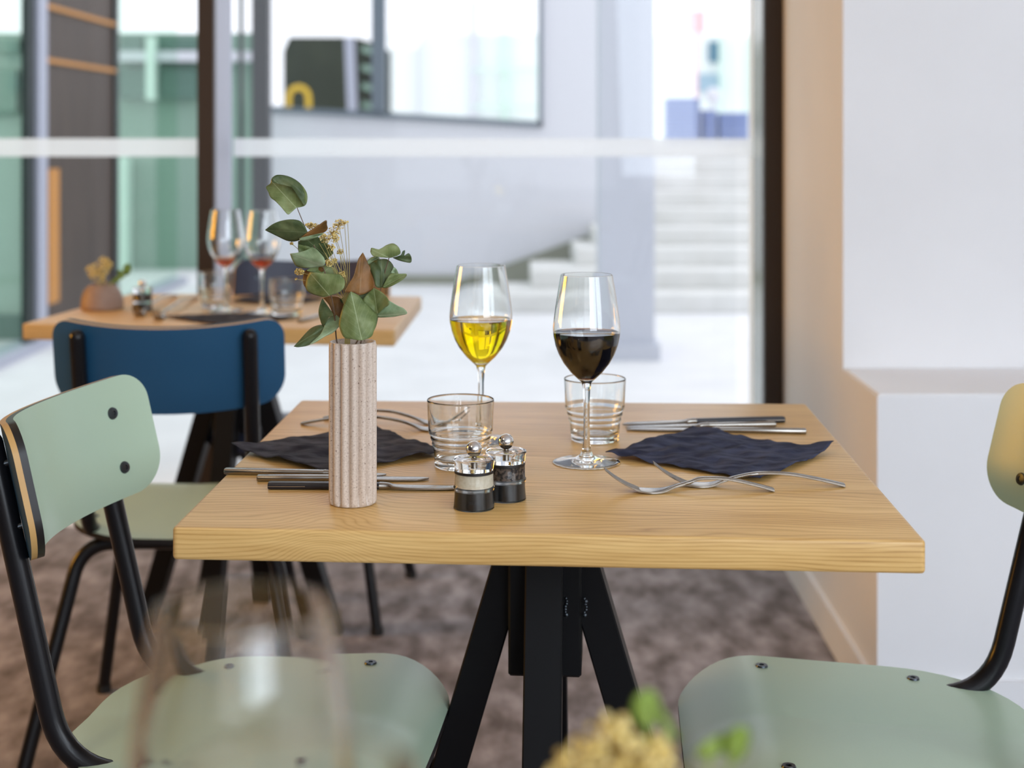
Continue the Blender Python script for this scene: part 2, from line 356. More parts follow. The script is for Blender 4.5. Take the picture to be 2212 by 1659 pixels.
# glass wall at the end of the carpet
def frame_obj(name, parts, label=None):
    bm = bmesh.new(); mats = []
    for a, b, m in parts:
        if m not in mats: mats.append(m)
        box(bm, a, b, 0.0, 2, mats.index(m))
    return struct(name, bm, [M[k] for k in mats], label)
xa, xb = Q(426,300,4.5).x, Q(462,300,4.5).x
frame_obj('trim_1', [((xa,4.50,0),(xb,4.53,2.9),'brown_dark'), ((xa+0.002,4.53,0),(xb,4.79,2.9),'lavender')], 'brown-fronted post of the glass wall')
jx = wx(YJ); jl = Q(1651,300,YJ).x
frame_obj('trim_2', [((jl,YJ,0),(jx+0.02,YJ+0.03,2.9),'brown_dark'), ((jl,YJ+0.03,0),(jx+0.02,YJ*545/521,2.9),'green_edge')], 'dark brown door jamb beside the tan wall end')
GY = 4.74
bm = bmesh.new(); box(bm, (xb,GY,0.0), (jl,GY+0.010,2.9)); o = struct('window_1', bm, M['pane'], 'large clear pane of the glass wall')
bm = bmesh.new(); box(bm, (-1.86,GY,0.0), (xa,GY+0.010,2.9)); o = struct('window_2', bm, M['pane'], 'pane of the glass wall left of the post')
bm = bmesh.new(); box(bm, (-3.6,GY-0.1,0.0), (-1.86,GY+0.1,2.9)); struct('wall_daylight_block', bm, M['brown'], 'unseen brown wall added left of the glass wall to cut daylight')  # out of view, put in to lower the ambient daylight indoors
zt, zb = Q(0,299,GY).z, Q(0,338,GY).z
bm = bmesh.new(); box(bm, (Q(505,300,GY).x,GY-0.004,zb), (Q(1626,300,GY).x,GY-0.001,zt)); struct('trim_3', bm, M['film'], 'frosted strip across the large pane')
bm = bmesh.new(); box(bm, (-1.86,GY-0.004,zb), (xa,GY-0.001,zt)); struct('trim_4', bm, M['film'], 'frosted strip on the left pane')
# glazed side of the courtyard, plane x = SX
SXX = Q(0,790,3290*CZ/(790-HY)).x
def sy(px): return SXX*FPX/(px-1106)
def side_post(n, p0, p1, m, d=0.05, z=4.5, label=None):
    bm = bmesh.new(); box(bm, (SXX-d, sy(p0), 0), (SXX+0.0, sy(p1), z)); return struct(n, bm, M[m], label)
frame_obj('trim_5', [((SXX-0.04,sy(62),0),(SXX+0.0,sy(76),4.5),'dark_frame'), ((SXX-0.04,sy(76),0),(SXX+0.02,sy(95),4.5),'lavender')], 'pale post of the courtyard glazing')
bm = bmesh.new(); box(bm, (SXX-0.10,5.0,0.0), (SXX+0.04,12.0,0.05)); struct('trim_6', bm, M['lavender'], 'pale sill under the courtyard glazing')
bm = bmesh.new(); box(bm, (SXX-0.05, sy(97), 0), (SXX-0.01, sy(248), 4.5)); struct('wall_left_courtyard', bm, M['brown'], 'brown wall section between the green panes')
bm = bmesh.new(); box(bm, (SXX-0.01, sy(98), Q(0,655,sy(108)).z), (SXX+0.02, sy(121), Q(0,365,sy(108)).z)); tag(link('wall_panel', bm, M['orange'], None, False), 'narrow upright orange panel on the brown wall by the pale post', 'panel')
bm = bmesh.new()
for y0, y1 in ((5.0, sy(62)), (sy(250), 11.9)): box(bm, (SXX-0.03,y0,0.05), (SXX-0.02,y1,4.5))
struct('window_3', bm, M['pane_tint'], 'green tinted glazing along the courtyard')
bm = bmesh.new(); box(bm, (SXX-0.06, sy(247), 0), (SXX+0.01, sy(254), 4.5)); struct('trim_7', bm, M['dark_frame'])
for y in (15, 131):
    A = Q(108, y, sy(108)); bm = bmesh.new(); box(bm, (SXX-0.01, sy(97), A.z-0.012), (SXX+0.012, sy(247), A.z+0.012)); struct('reflection_strip', bm, M['orange'], 'thin orange strip painting a lamp reflection across the brown wall section')  # orange strips stand in for reflections of the warm lamps
# white back wall with slanted-sill window
BY = 11.9
def B(px, py, Y=BY): return Q(px, py, Y)
L0 = B(580,0).x; R0 = B(1340,0).x; TOP = 6.0
a, b_, c, d = B(580,238), B(1172,272), B(1172,0), B(580,0)
bm = bmesh.new()
prism(bm, [(L0,BY,0),(R0,BY,0),(R0,BY,b_.z),(b_.x,BY,b_.z),(L0,BY,a.z)], (0,0.3,0))
prism(bm, [(b_.x,BY,b_.z),(R0,BY,b_.z),(R0,BY,TOP),(b_.x,BY,TOP)], (0,0.3,0))
prism(bm, [(L0,BY,3.4),(b_.x,BY,3.4),(b_.x,BY,TOP),(L0,BY,TOP)], (0,0.3,0))
struct('wall_back', bm, M['ext_white'], 'white courtyard wall below the slanted window')
# window frame
bm = bmesh.new()
def fr(p, q, wd, m=0): bar(bm, p, q, 0.1, wd, side=(0,1,0))
y0 = BY+0.02
bar(bm, (L0,y0,a.z+0.012), (b_.x,y0,b_.z+0.012), 0.12, 0.045, side=(0,1,0))
bar(bm, (b_.x-0.018,y0,b_.z), (b_.x-0.018,y0,3.4), 0.12, 0.035, side=(0,1,0))
bar(bm, (B(818,0).x,y0,B(818,240).z-0.02), (B(818,0).x,y0,3.4), 0.12, 0.105, side=(0,1,0))
struct('window_4', bm, M['slate_frame'], 'slate frame of the slanted courtyard window')
bm = bmesh.new(); prism(bm, [(L0,BY+0.1,a.z),(b_.x,BY+0.1,b_.z),(b_.x,BY+0.1,3.4),(L0,BY+0.1,3.4)], (0,0.01,0)); struct('window_5', bm, M['pane'], 'pane of the slanted courtyard window')
frame_obj('trim_8', [((B(543,0,11.2).x,11.2,0),(B(580,0,11.2).x,11.35,5),'grey_frame'), ((B(515,0,11.2).x,11.2,0),(B(522,0,11.2).x,11.3,5),'dark_frame')], 'grey posts left of the white courtyard wall')
# grey skirting and slanted stair string on the white wall
bm = bmesh.new(); box(bm, (L0,BY-0.04,0), (B(1040,0).x,BY,0.07)); struct('baseboard_back', bm, M['olive_skirt'])
bm = bmesh.new(); p = [B(985,608,BY-0.04), B(1045,590,BY-0.04), B(1300,497,BY-0.04), B(1300,608,BY-0.04)]
prism(bm, p, (0,0.035,0)); struct('trim_9', bm, M['olive_skirt'], 'slanted olive string rising beside the steps')
# steps
bm = bmesh.new()
Y0 = CZ*FPX/(676-HY); h = 0.12; tr = 0.415; xr = B(1640,0,9.8).x
lefts = [-0.16, 0.13, 0.45, 0.60, 1.02, 1.06, 1.10, 1.14, 1.18]
for k in range(9):
    y = Y0+tr*k
    xl = lefts[k]
    box(bm, (xl, y, h*k), (2.6, 17.0 if k == 8 else min(y+tr*2, BY-0.06) if xl < 1.0 else y+tr*2, h*(k+1)), 0.008, 1)
struct('staircase', bm, M['stone'], 'pale stone steps climbing beyond the column')
# column
cY = CZ*FPX/(781-HY)+0.05
bm = bmesh.new(); box(bm, (Q(1296,0,cY).x,cY,0),(Q(1414,0,cY).x,cY+0.30,5.5)); box(bm, (Q(1300,0,cY).x,cY-0.04,0),(Q(1425,0,cY).x,cY+0.34,0.085))
struct('column', bm, M['column'], 'square pale column on a low plinth before the steps')
# ------------------------------------------------------------------ outside, far
def thing_boxes(name, label, cat, parts, kind=None, group=None):
    root = empty(name, parts[0][1]); tag(root, label, cat, group, kind)
    o0 = Vector(parts[0][1])
    for pn, a, b, m in parts:
        bm = bmesh.new(); box(bm, Vector(a)-o0, Vector(b)-o0); link(pn, bm, M[m], root, False)
    return root
def QB(p0, q0, p1, q1, Y, d): # pixel rectangle to a box at depth Y with depth d
    A = Q(p0, q1, Y); C = Q(p1, q0, Y); return (A.x, Y, A.z), (C.x, Y+d, C.z)
# dark green container seen through the slanted window
def gy(Y): return HY+(CZ+0.02)*FPX/Y
r = empty('container', (Q(700,150,19).x,19,0)); tag(r, 'dark olive container outside, seen through the slanted window', 'container')
def sub(parent, name, pts, dpt, m):
    bm = bmesh.new(); prism(bm, [Vector(p)-parent.location for p in pts], dpt); return link(name, bm, M[m], parent, False)
sub(r, 'body', [Q(612,gy(19),19),Q(612,110,19),Q(625,80,19),Q(745,80,19),Q(757,gy(19),19)], (0,2.5,0), 'olive')
sub(r, 'side_door', [Q(772,gy(19.2),19.2),Q(765,80,19.2),Q(800,90,19.2),Q(842,110,19.2),Q(842,gy(19.2),19.2)], (0,0.2,0), 'olive')
lb = bmesh.new()
for k in range(4):
    q = Q(782, 105+k*40, 19.1)-r.location; bar(lb, q, q+Vector((0.22,0,-0.06)), 0.03, 0.08, side=(0,1,0))
link('louvre', lb, M['green_fac'], r, False)
bm = bmesh.new(); a0 = Q(744,82,18.6); prism(bm, [Q(744,80,18.6),Q(764,80,18.6),Q(780,gy(18.6),18.6),Q(760,gy(18.6),18.6)], (0,0.1,0)); tag(link('support_post', bm, M['lavender'], None, False), 'pale leaning post between the olive container and its louvred door', 'post')
bm = bmesh.new(); cc = Q(645,212,18.3)
pth = [cc+Vector((0.10*math.cos(t)*1.2,0,0.13*math.sin(t))) for t in [PI*k/10 for k in range(11)]]
pth = [pth[0]+Vector((0,0,-cc.z-0.02))]+pth+[pth[-1]+Vector((0,0,-cc.z-0.02))]
tube(bm, pth, 0.035, 8); tag(link('yellow_hoop', bm, M['yellow'], None), 'small yellow hoop standing before the olive container', 'hoop')
# pale building behind the slanted window
r = empty('building', (0,30,0)); tag(r, 'very pale building with faint green bays behind the slanted window', 'building')
sub(r, 'wall', [Q(840,gy(30),30),Q(1290,gy(30),30),Q(1290,72,30),Q(840,72,30)], (0,3,0), 'pale_fac')
for x0,x1,y0_,y1_,m in ((1015,1030,0,330,'ext_white'),(1083,1097,70,330,'mint_fac'),(900,905,75,330,'ext_white')):
    sub(r, 'pillar', [Q(x0,y1_,29.8),Q(x1,y1_,29.8),Q(x1,y0_,29.8),Q(x0,y0_,29.8)], (0,0.15,0), m)
for y in (148,228): sub(r, 'rail', [Q(1020,y+6,29.7),Q(1290,y+6,29.7),Q(1290,y,29.7),Q(1020,y,29.7)], (0,0.05,0), 'mint_fac')
# green buildings to the left
r = empty('building', (-8,13.2,0)); tag(r, 'green glass-clad building behind the courtyard, left of the white wall', 'building')
def rect(px0,py0,px1,py1,Y): return [Q(px0,py1,Y),Q(px1,py1,Y),Q(px1,py0,Y),Q(px0,py0,Y)]
sub(r, 'wall', rect(-900,72,570,HY+CZ*FPX/13.2,13.2), (0,0.05,0), 'green_fac')
for x0,x1,y0_,y1_ in ((262,305,78,112),(330,425,82,108),(255,315,148,212),(345,425,148,212)):
    sub(r, 'window', rect(x0,y0_,x1,y1_,13.1), (0,0.09,0), 'green_fac2')
sub(r, 'ledge', rect(245,110,540,132,13.0), (0,0.15,0), 'ext_white'); sub(r, 'pillar', rect(315,80,332,215,12.95), (0,0.2,0), 'mint_fac'); sub(r, 'pillar', rect(250,340,272,600,12.95), (0,0.2,0), 'mint_fac')
r = empty('garden_wall', (-6,8.75,0)); tag(r, 'green clad wall with dim openings outside the leftmost pane', 'wall')
GX = SXX-0.08
def gr(px0,py0,px1,py1,Y=8.75):
    q = rect(px0,py0,px1,py1,Y)
    for v in q: v.x = min(v.x, GX)
    return q
sub(r, 'wall', gr(-1500,72,62,HY+CZ*FPX/8.75), (0,0.3,0), 'green_pale')
for x0,x1,y0_,y1_ in ((-40,40,85,112),(-60,35,150,245)): sub(r, 'window', gr(x0,y0_,x1,y1_,8.7), (0,0.04,0), 'green_fac')
sub(r, 'plinth', gr(-1500,682,62,HY+CZ*FPX/8.68,8.68), (0,0.06,0), 'green_fac2')
bm = bmesh.new(); prism(bm, [(-30,16,-0.02),(30,16,-0.02),(30,60,-0.02),(-30,60,-0.02)], (0,0,-0.1)); struct('ground', bm, M['concrete'])
# street scene above the steps
r = empty('building', (3,27,0)); tag(r, 'pale street front with mint edges above the steps', 'building')
sub(r, 'wall', rect(1420,76,1655,gy(27),27), (0,2,0), 'pale_fac')
sub(r, 'window', rect(1532,90,1552,134,26.9), (0,0.08,0), 'teal'); sub(r, 'window', rect(1508,160,1556,198,26.9), (0,0.08,0), 'grey_blue')
sub(r, 'pillar', rect(1616,76,1628,250,26.8), (0,0.1,0), 'mint_fac'); sub(r, 'pillar', rect(1555,76,1563,250,26.8), (0,0.1,0), 'mint_fac')
r = empty('street_sign', (Q(1504,0,24).x,24,-0.02)); tag(r, 'faded pink sign on a post above the steps', 'sign')
sub(r, 'panel', rect(1484,22,1524,72,24), (0,0.1,0), 'pink'); sub(r, 'post', rect(1500,72,1508,gy(24),24), (0,0.06,0), 'pink')
r = empty('globe_lamp', (Q(1541,0,20).x,20,-0.02)); tag(r, 'round white globe on a post between the stacks of crates', 'lamp')
bm = bmesh.new(); sph(bm, Q(1541,206,20)-r.location, 0.11, 14); link('globe', bm, M['ext_white'], r)
sub(r, 'post', rect(1537,215,1545,gy(20),20), (0,0.05,0), 'ext_white')
# crates on the landing
def crate(name, x0, x1, y, z0, hh, label):
    rt = empty(name, ((x0+x1)/2, y, z0)); tag(rt, label, 'crate', 'blue crates stacked on the landing')
    w_ = (x1-x0)/2
    for k in range(2):
        z = 0.003+k*hh*0.5; bm = bmesh.new(); box(bm, (-w_,0,z), (w_,0.30,z+hh*0.40), 0.004, 1); link('slat', bm, M['crate'], rt, False)
    bm = bmesh.new(); box(bm, (-w_+0.012,0.012,0), (w_-0.012,0.288,hh-0.002)); link('inner_box', bm, M['lavender'], rt, False)
    return rt
LY = 14.0; LZ0 = 9*h
ords = ['lowest','second lowest','third lowest','fourth lowest','fifth lowest','topmost']
def stack(px0, px1, ptop, n, where):
    x0, x1 = Q(px0,0,LY).x, Q(px1,0,LY).x; zt_ = Q(0,ptop,LY).z; hh = (zt_-LZ0)/n
    for k in range(n):
        crate('crate', x0, x1, LY, LZ0+k*hh, hh, '%s blue slatted crate of the %s on the landing' % (ords[k] if k < n-1 else 'topmost', where))
stack(1441,1512,211,6,'tall left stack'); stack(1555,1618,243,5,'right stack by the door jamb'); stack(1520,1548,237,5,'narrow middle stack')

# ------------------------------------------------------------------ tables
def make_table(name, corners, th, woodm, label, centre, legs=True):
    """corners: front-left, front-right, rear-right, rear-left of the top, world coordinates"""
    cx = sum((c.x for c in corners))/4; cyy = sum((c.y for c in corners))/4
    rz = math.atan2((corners[1]-corners[0]).y, (corners[1]-corners[0]).x)
    root = empty(name, (cx, cyy, 0), rz); tag(root, label, 'table')
    inv = Matrix.Rotation(-rz, 4, 'Z')
    loc = [inv@(Vector((c.x-cx, c.y-cyy, 0))) for c in corners]
    pl = fillet([(loc[0]+loc[1])/2]+[loc[1],loc[2],loc[3],loc[0]]+[(loc[0]+loc[1])/2], 0.007, 5)[:-1]
    n = len(pl); bm = bmesh.new(); rings = []
    for z, ins in ((-th,0.0040),(-th+0.0008,0.0016),(-th+0.0022,0.0005),(-th+0.0042,0),(-0.0042,0),(-0.0022,0.0005),(-0.0008,0.0016),(0,0.0040)):
        rg = []
        for k in range(n):
            t = (pl[(k+1)%n]-pl[k-1]).normalized(); nn = Vector((t.y,-t.x,0)); rg.append(bm.verts.new(pl[k]-nn*ins+Vector((0,0,z))))
        rings.append(rg)
    for A, B_ in zip(rings, rings[1:]):
        for k in range(n): bm.faces.new((A[k],A[(k+1)%n],B_[(k+1)%n],B_[k]))
    bm.faces.new(rings[0][::-1]); bm.faces.new(rings[-1])
    o = link('tabletop', bm, woodm, root, True, 30); o.location = (0,0,0.75)
    # steel base: four splayed square legs round a central block
    c = inv@Vector((centre[0]-cx, centre[1]-cyy, 0)); zt_ = 0.75-th
    bm = bmesh.new(); box(bm, (c.x-0.047,c.y-0.047,0.478), (c.x+0.047,c.y+0.047,zt_-0.006), 0.003, 1); box(bm, (c.x-0.13,c.y-0.13,zt_-0.006), (c.x+0.13,c.y+0.13,zt_-0.0005)); link('centre_block', bm, M['black'], root, False)
    for dx, dy in ((1,0),(-1,0),(0,1),(0,-1)):
        bm = bmesh.new(); d = Vector((dx,dy,0)); s = Vector((-dy,dx,0))
        top = Vector((c.x,c.y,zt_-0.006)); z0 = 0.0; sl = 0.295
        def pt(off, z, sd): return top+d*(off+sl*(zt_-z))+s*sd+Vector((0,0,z-top.z))
        wd = 0.024
        A = [pt(o_, z, sd) for o_, z, sd in ((-0.006,zt_-0.006,-wd),(0.041,zt_-0.006,-wd),(0.041,0,-wd),(-0.006,0,-wd))]
        prism(bm, A, s*2*wd)
        bmesh.ops.bevel(bm, geom=bm.edges[:], offset=0.002, segments=1, affect='EDGES')
        link('leg', bm, M['black'], root, False)
    for sx_, k in ((-1,0),(1,1)):
        bm = bmesh.new(); 
        for q in range(7): sph(bm, (c.x+0.028+0.024*k+random.uniform(-.0015,.0015), c.y-0.048, 0.58-0.0035*q), random.uniform(0.0018,0.0034), 8)
        link('weld', bm, M['screw'], root)
    return root
main_c = [P(371,1139), P(2001,1168), P(1741,872), P(650,864)]
tb = make_table('dining_table', main_c, 0.0355, M['wood'], 'square light wood dining table with the wine glasses and fluted vase on it', (0.045, 2.00))
fc = [P(48,699), P(853,713), P(911,640), P(283,634)]
ft = make_table('dining_table', fc, 0.036, M['wood2'], 'far light wood dining table behind the blue chair', ((fc[0].x+fc[1].x+fc[2].x+fc[3].x)/4, (fc[0].y+fc[1].y+fc[2].y+fc[3].y)/4-0.07))
nc = [Vector((-0.55,0.12,0.75)), Vector((0.45,0.09,0.75)), Vector((0.47,0.93,0.75)), Vector((-0.53,0.96,0.75))]
nt_ = make_table('dining_table', nc, 0.036, M['wood2'], 'near light wood table under the blurred glasses at the bottom edge', (-0.04,0.52))

# ------------------------------------------------------------------ chairs
def rrect(hx, y0, y1, rf, rb, n=10):
    """rounded rectangle outline, front radius rf, back radius rb"""
    out = []
    for (cx_, cy_, r, a0) in ((hx-rf,y1-rf,rf,0),(-hx+rf,y1-rf,rf,90),(-hx+rb,y0+rb,rb,180),(hx-rb,y0+rb,rb,270)):
        for k in range(n+1):
            t = R(a0+90*k/n); out.append((cx_+r*math.cos(t), cy_+r*math.sin(t)))
    res = []
    for p, q in zip(out, out[1:]+out[:1]):
        m_ = max(1, int(math.hypot(q[0]-p[0], q[1]-p[1])/0.016))
        res += [(p[0]+(q[0]-p[0])*k/m_, p[1]+(q[1]-p[1])*k/m_) for k in range(m_)]
    return res
def shell(outline, fz, thick, mats, name, parent, rings=(1,0.985,0.93,0.82,0.68,0.54,0.40,0.26,0.12), backmat=1, split=0.5, edge2=1):
    """curved sheet: outline (u,v) scaled in rings, fz maps (u,v,side) to a point"""
    n = len(outline); cu = sum(p[0] for p in outline)/n; cv = sum(p[1] for p in outline)/n
    bm = bmesh.new(); lay = []
    for s in (0, 1):
        rr = []
        for t in rings:
            if t == 1: t_ = 1.0
            else: t_ = t
            rr.append([bm.verts.new(fz(cu+(u-cu)*t_, cv+(v-cv)*t_, s*thick)) for u, v in outline])
        rr.append([bm.verts.new(fz(cu, cv, s*thick))]); lay.append(rr)
        for A, B_ in zip(rr, rr[1:]):
            for i in range(n):
                j = (i+1)%n
                f = bm.faces.new((A[i],A[j],B_[j],B_[i]) if len(B_) > 1 else (A[i],A[j],B_[0])); f.material_index = 0 if s == 0 else backmat
    for i in range(n):
        pass
    midr = [bm.verts.new(fz(u, v, thick*split)) for u, v in outline]
    for i in range(n):
        j = (i+1)%n
        bm.faces.new((lay[0][0][i],lay[0][0][j],midr[j],midr[i])).material_index = 1
        bm.faces.new((midr[i],midr[j],lay[1][0][j],lay[1][0][i])).material_index = edge2
    o = link(name, bm, mats, parent, True, 35); return o
SH = 0.46
def seat_z(x, y):
    z = SH-0.009+0.06*y
    if y > 0.11: z -= 3.4*(y-0.11)**2+0.04*(y-0.11)
    z -= 0.10*max(0, 0.02-abs(0))*0
    z -= 0.25*max(0.0, 0.14-abs(x))*0.12-0.0040
    return z
def make_chair(front, back):
    root = empty('dining_chair')
    ol = rrect(0.204, -0.225, 0.218, 0.085, 0.155)
    shell(ol, lambda u,v,s: Vector((u, v, seat_z(u,v)-s)), 0.010, [M[front], M['ply']], 'seat', root)
    lean = R(13); Rr = 0.33; zc = 0.748
    def bz(u, v, s):
        # u along width, v height from centre; s thickness towards the back
        a = u/Rr; x = (Rr+s)*math.sin(a); y = -((Rr+s)*math.cos(a)-Rr)
        return Vector((x, -0.272-y*-1*math.cos(lean)-math.sin(lean)*v, zc+math.cos(lean)*v-y*-1*math.sin(lean)))
    ol = rrect(0.214, -0.074, 0.087, 0.040, 0.050)
    shell(ol, bz, 0.0155, [M[front], M['ply'], M[back], M['plyback']], 'backrest', root, backmat=2, split=0.55, edge2=3)
    tr_ = 0.0138
    for sgn in (-1, 1):
        xp = 0.152*sgn; a = math.asin(abs(xp)/(Rr+0.0155)); us_ = a*Rr*sgn; bn = (bz(us_, 0, 0.0155)-bz(us_, 0, 0)).normalized(); bn.x = 0; bn.normalize()
        bm = bmesh.new()
        top = bz(us_, 0.066, 0.0155)+bn*(tr_+0.0015); low = bz(us_, -0.073, 0.0155)+bn*(tr_+0.0015); top.x = xp; low.x = xp
        d = (low-top).normalized(); corner = low+d*((low.z-0.432)/(-d.z))
        path = fillet([top, corner, (0.140*sgn, 0.10, 0.432)], 0.075, 10)
        tube(bm, path, tr_, 16); sph(bm, top, tr_, 16); link('back_post', bm, M['black_tube'], root)
        bm = bmesh.new(); path = fillet([(0.140*sgn,0.10,0.432), (0.150*sgn,0.165,0.432), (0.213*sgn,0.225,0.012)], 0.05, 8)
        tube(bm, path, tr_*0.92, 14); l = link('leg', bm, M['black_tube'], root)
        bm = bmesh.new(); lathe(bm, [(0,0),(0.015,0),(0.015,0.016),(0,0.016)], 14, (0.213*sgn,0.225,0)); link('rubber_foot', bm, M['rubber'], l)
        bm = bmesh.new(); path = fillet([(0,-0.13,0.408), (0.178*sgn,-0.13,0.408), (0.262*sgn,-0.235,0.012)], 0.06, 10)
        tube(bm, path, tr_, 14); l = link('leg', bm, M['black_tube'], root)
        bm = bmesh.new(); lathe(bm, [(0,0),(0.015,0),(0.015,0.016),(0,0.016)], 14, (0.262*sgn,-0.235,0)); link('rubber_foot', bm, M['rubber'], l)
        for yy in (-0.095, 0.105):   # seat screws
            bm = bmesh.new(); z = seat_z(0.163*sgn, yy); lathe(bm, [(0.0035,0.0008),(0.0035,0.0022),(0.0075,0.0022),(0.0085,0.0),(0,0)], 16, (0.163*sgn, yy, z)); link('screw', bm, M['screw'], root)
        for vv in (-0.035, 0.040):   # backrest screws
            p = bz(us_, vv, 0); n_ = (bz(us_, vv, -0.01)-p).normalized()
            bm = bmesh.new(); lathe(bm, [(0,0.0015),(0.003,0.0015),(0.0035,0.003),(0.0075,0.0025),(0.0085,0.0),(0,-0.001)], 18)
            mt = Matrix.Translation(p)@n_.to_track_quat('Z','Y').to_matrix().to_4x4(); bm.transform(mt); link('screw', bm, M['screw'], root)
            bm = bmesh.new(); q = bz(us_, vv, 0.0155); tube(bm, [q, q-n_*0.006], 0.004, 10); link('screw', bm, M['screw'], root)
    return root
ch = make_chair('green', 'blue'); G = 'school-style chairs at the tables'
tag(ch, 'mint green chair left of the main table, backrest with two black bolts', 'chair', G)
ch.location = (-0.312, 1.902, 0); ch.rotation_euler.z = R(-90-6)
c2 = copy_tree(ch); c2.location = (0.428, 1.872, 0); c2.rotation_euler.z = R(90-4); c2['label'] = 'mint green chair at the right end of the main table by the white wall'
c3 = copy_tree(ch); c3.location = (-0.635, 2.995, 0); c3.rotation_euler.z = R(3); c3['label'] = 'chair with dark blue backrest seen from behind, pushed to the far table'
c4 = make_chair('navy', 'navy'); tag(c4, 'navy chair facing the camera on the far side of the far table', 'chair', G)
c4.location = (-0.53, 3.80, 0); c4.rotation_euler.z = R(180)

# ------------------------------------------------------------------ glassware
WG_OUT = [(0.0,0.0),(0.034,0.0),(0.0432,0.0004),(0.0437,0.0012),(0.042,0.0022),(0.030,0.0036),(0.016,0.0062),(0.0085,0.0105),(0.0055,0.017),(0.0042,0.030),(0.0038,0.055),(0.0040,0.080),(0.0050,0.097),(0.0066,0.104),(0.0125,0.1095),(0.0205,0.1170),(0.0300,0.1290),(0.0360,0.1400),(0.0405,0.1520),(0.0432,0.1650),(0.0436,0.1740),(0.0424,0.1860),(0.0402,0.2020),(0.0376,0.2190),(0.0335,0.2430)]
WG_IN = [(0.0325,0.2430),(0.0366,0.2190),(0.0392,0.2020),(0.0414,0.1860),(0.0426,0.1740),(0.0421,0.1650),(0.0394,0.1520),(0.0348,0.1400),(0.0288,0.1300),(0.0190,0.1185),(0.0110,0.1122),(0.0,0.1095)]
def wine_glass(loc, label, wine=None, level=0.1686, group='wine glasses', name='wine_glass'):
    root = empty(name, loc); tag(root, label, 'glass', group)
    bm = bmesh.new(); lathe(bm, dens(WG_OUT[:-1]+[(0.03360,0.2424),(0.0335,0.2430)])+[(0.0330,0.24325),(0.0325,0.2430),(0.03260,0.2424)]+dens([(0.0326,0.2424)]+WG_IN[1:])[1:], 72); link('bowl_and_stem', bm, M['glass'], root, True, 60)
    if wine:
        prof = [(0.0,0.10945)]
        for r, z in WG_IN[::-1][1:]:
            if z < level: prof.append((r+0.0002, z-0.0001))
        for (r1,z1),(r2,z2) in zip(WG_IN[::-1], WG_IN[::-1][1:]):
            if z1 <= level <= z2: re = r1+(r2-r1)*(level-z1)/(z2-z1)+0.0002
        prof += [(re, level), (re-0.0006, level-0.0004), (0.0, level-0.0005)]
        bm = bmesh.new(); lathe(bm, prof, 64); tag(link('wine', bm, M[wine], root, True, 50), {'white_wine':'golden white wine','red_wine':'dark red wine','rose':'last sip of amber wine'}[wine])
    return root
TZ = 0.7502
def on(px, py): v = P(px, py); v.z = TZ; return v
TU_OUT = [(0.0,0.0),(0.031,0.0),(0.0330,0.0018),(0.0334,0.006),(0.0346,0.0255),(0.0362,0.0275),(0.0368,0.0300),(0.0360,0.0330),(0.0380,0.0352),(0.0388,0.0378),(0.0382,0.0405),(0.0400,0.0425),(0.0413,0.0450),(0.0410,0.0485),(0.0415,0.0530),(0.0429,0.0850)]
TU_IN = [(0.0416,0.0855),(0.0400,0.0530),(0.0392,0.0455),(0.0378,0.0425),(0.0368,0.0380),(0.0350,0.0350),(0.0343,0.0300),(0.0330,0.0265),(0.0318,0.0140),(0.0285,0.0095),(0.0,0.0085)]
def tumbler(loc, label, group):
    bm = bmesh.new(); lathe(bm, dens(TU_OUT[:-1]+[(0.0428,0.0835),(0.0429,0.0850)], 0.002)+[(0.0427,0.0859),(0.0421,0.0862),(0.0416,0.0857)]+dens([(0.0415,0.0845)]+TU_IN[1:], 0.002), 72); o = link('water_tumbler', bm, M['glass'], None, True, 60); o.location = loc
    return tag(o, label, 'glass', group)
wine_glass(on(1267,1000), 'stemmed glass of dark red wine on the main table', 'red_wine', group='wine glasses on the main table')
wine_glass(on(1039,953), 'stemmed glass of golden white wine on the main table', 'white_wine', group='wine glasses on the main table')
tumbler(on(995,1008), 'empty ribbed water tumbler just left of the salt and pepper mills', 'tumblers on the main table')
tumbler(on(1285,951), 'empty ribbed water tumbler behind the red wine glass', 'tumblers on the main table')
wine_glass(on(487,672), 'far wine glass with a last sip, left of the two behind the vase', 'rose', 0.126, 'wine glasses on the far table')
wine_glass(on(566,677), 'far wine glass with a last sip, right of the two behind the vase', 'rose', 0.128, 'wine glasses on the far table')
tumbler(on(466,664), 'far ribbed tumbler left of the far wine glass stems', 'tumblers on the far table')
tumbler(on(620,682), 'far ribbed tumbler right of the far wine glasses, above the blue backrest', 'tumblers on the far table')
def near(px, Y): return Vector(((px-1106)*Y/FPX, Y, TZ))
wine_glass(near(525,0.585), 'large blurred empty wine glass in the near left foreground', None, group='wine glasses on the near table')
wine_glass(near(640,0.43), 'very blurred wine glass rim closest to the camera at the bottom edge', None, group='wine glasses on the near table')

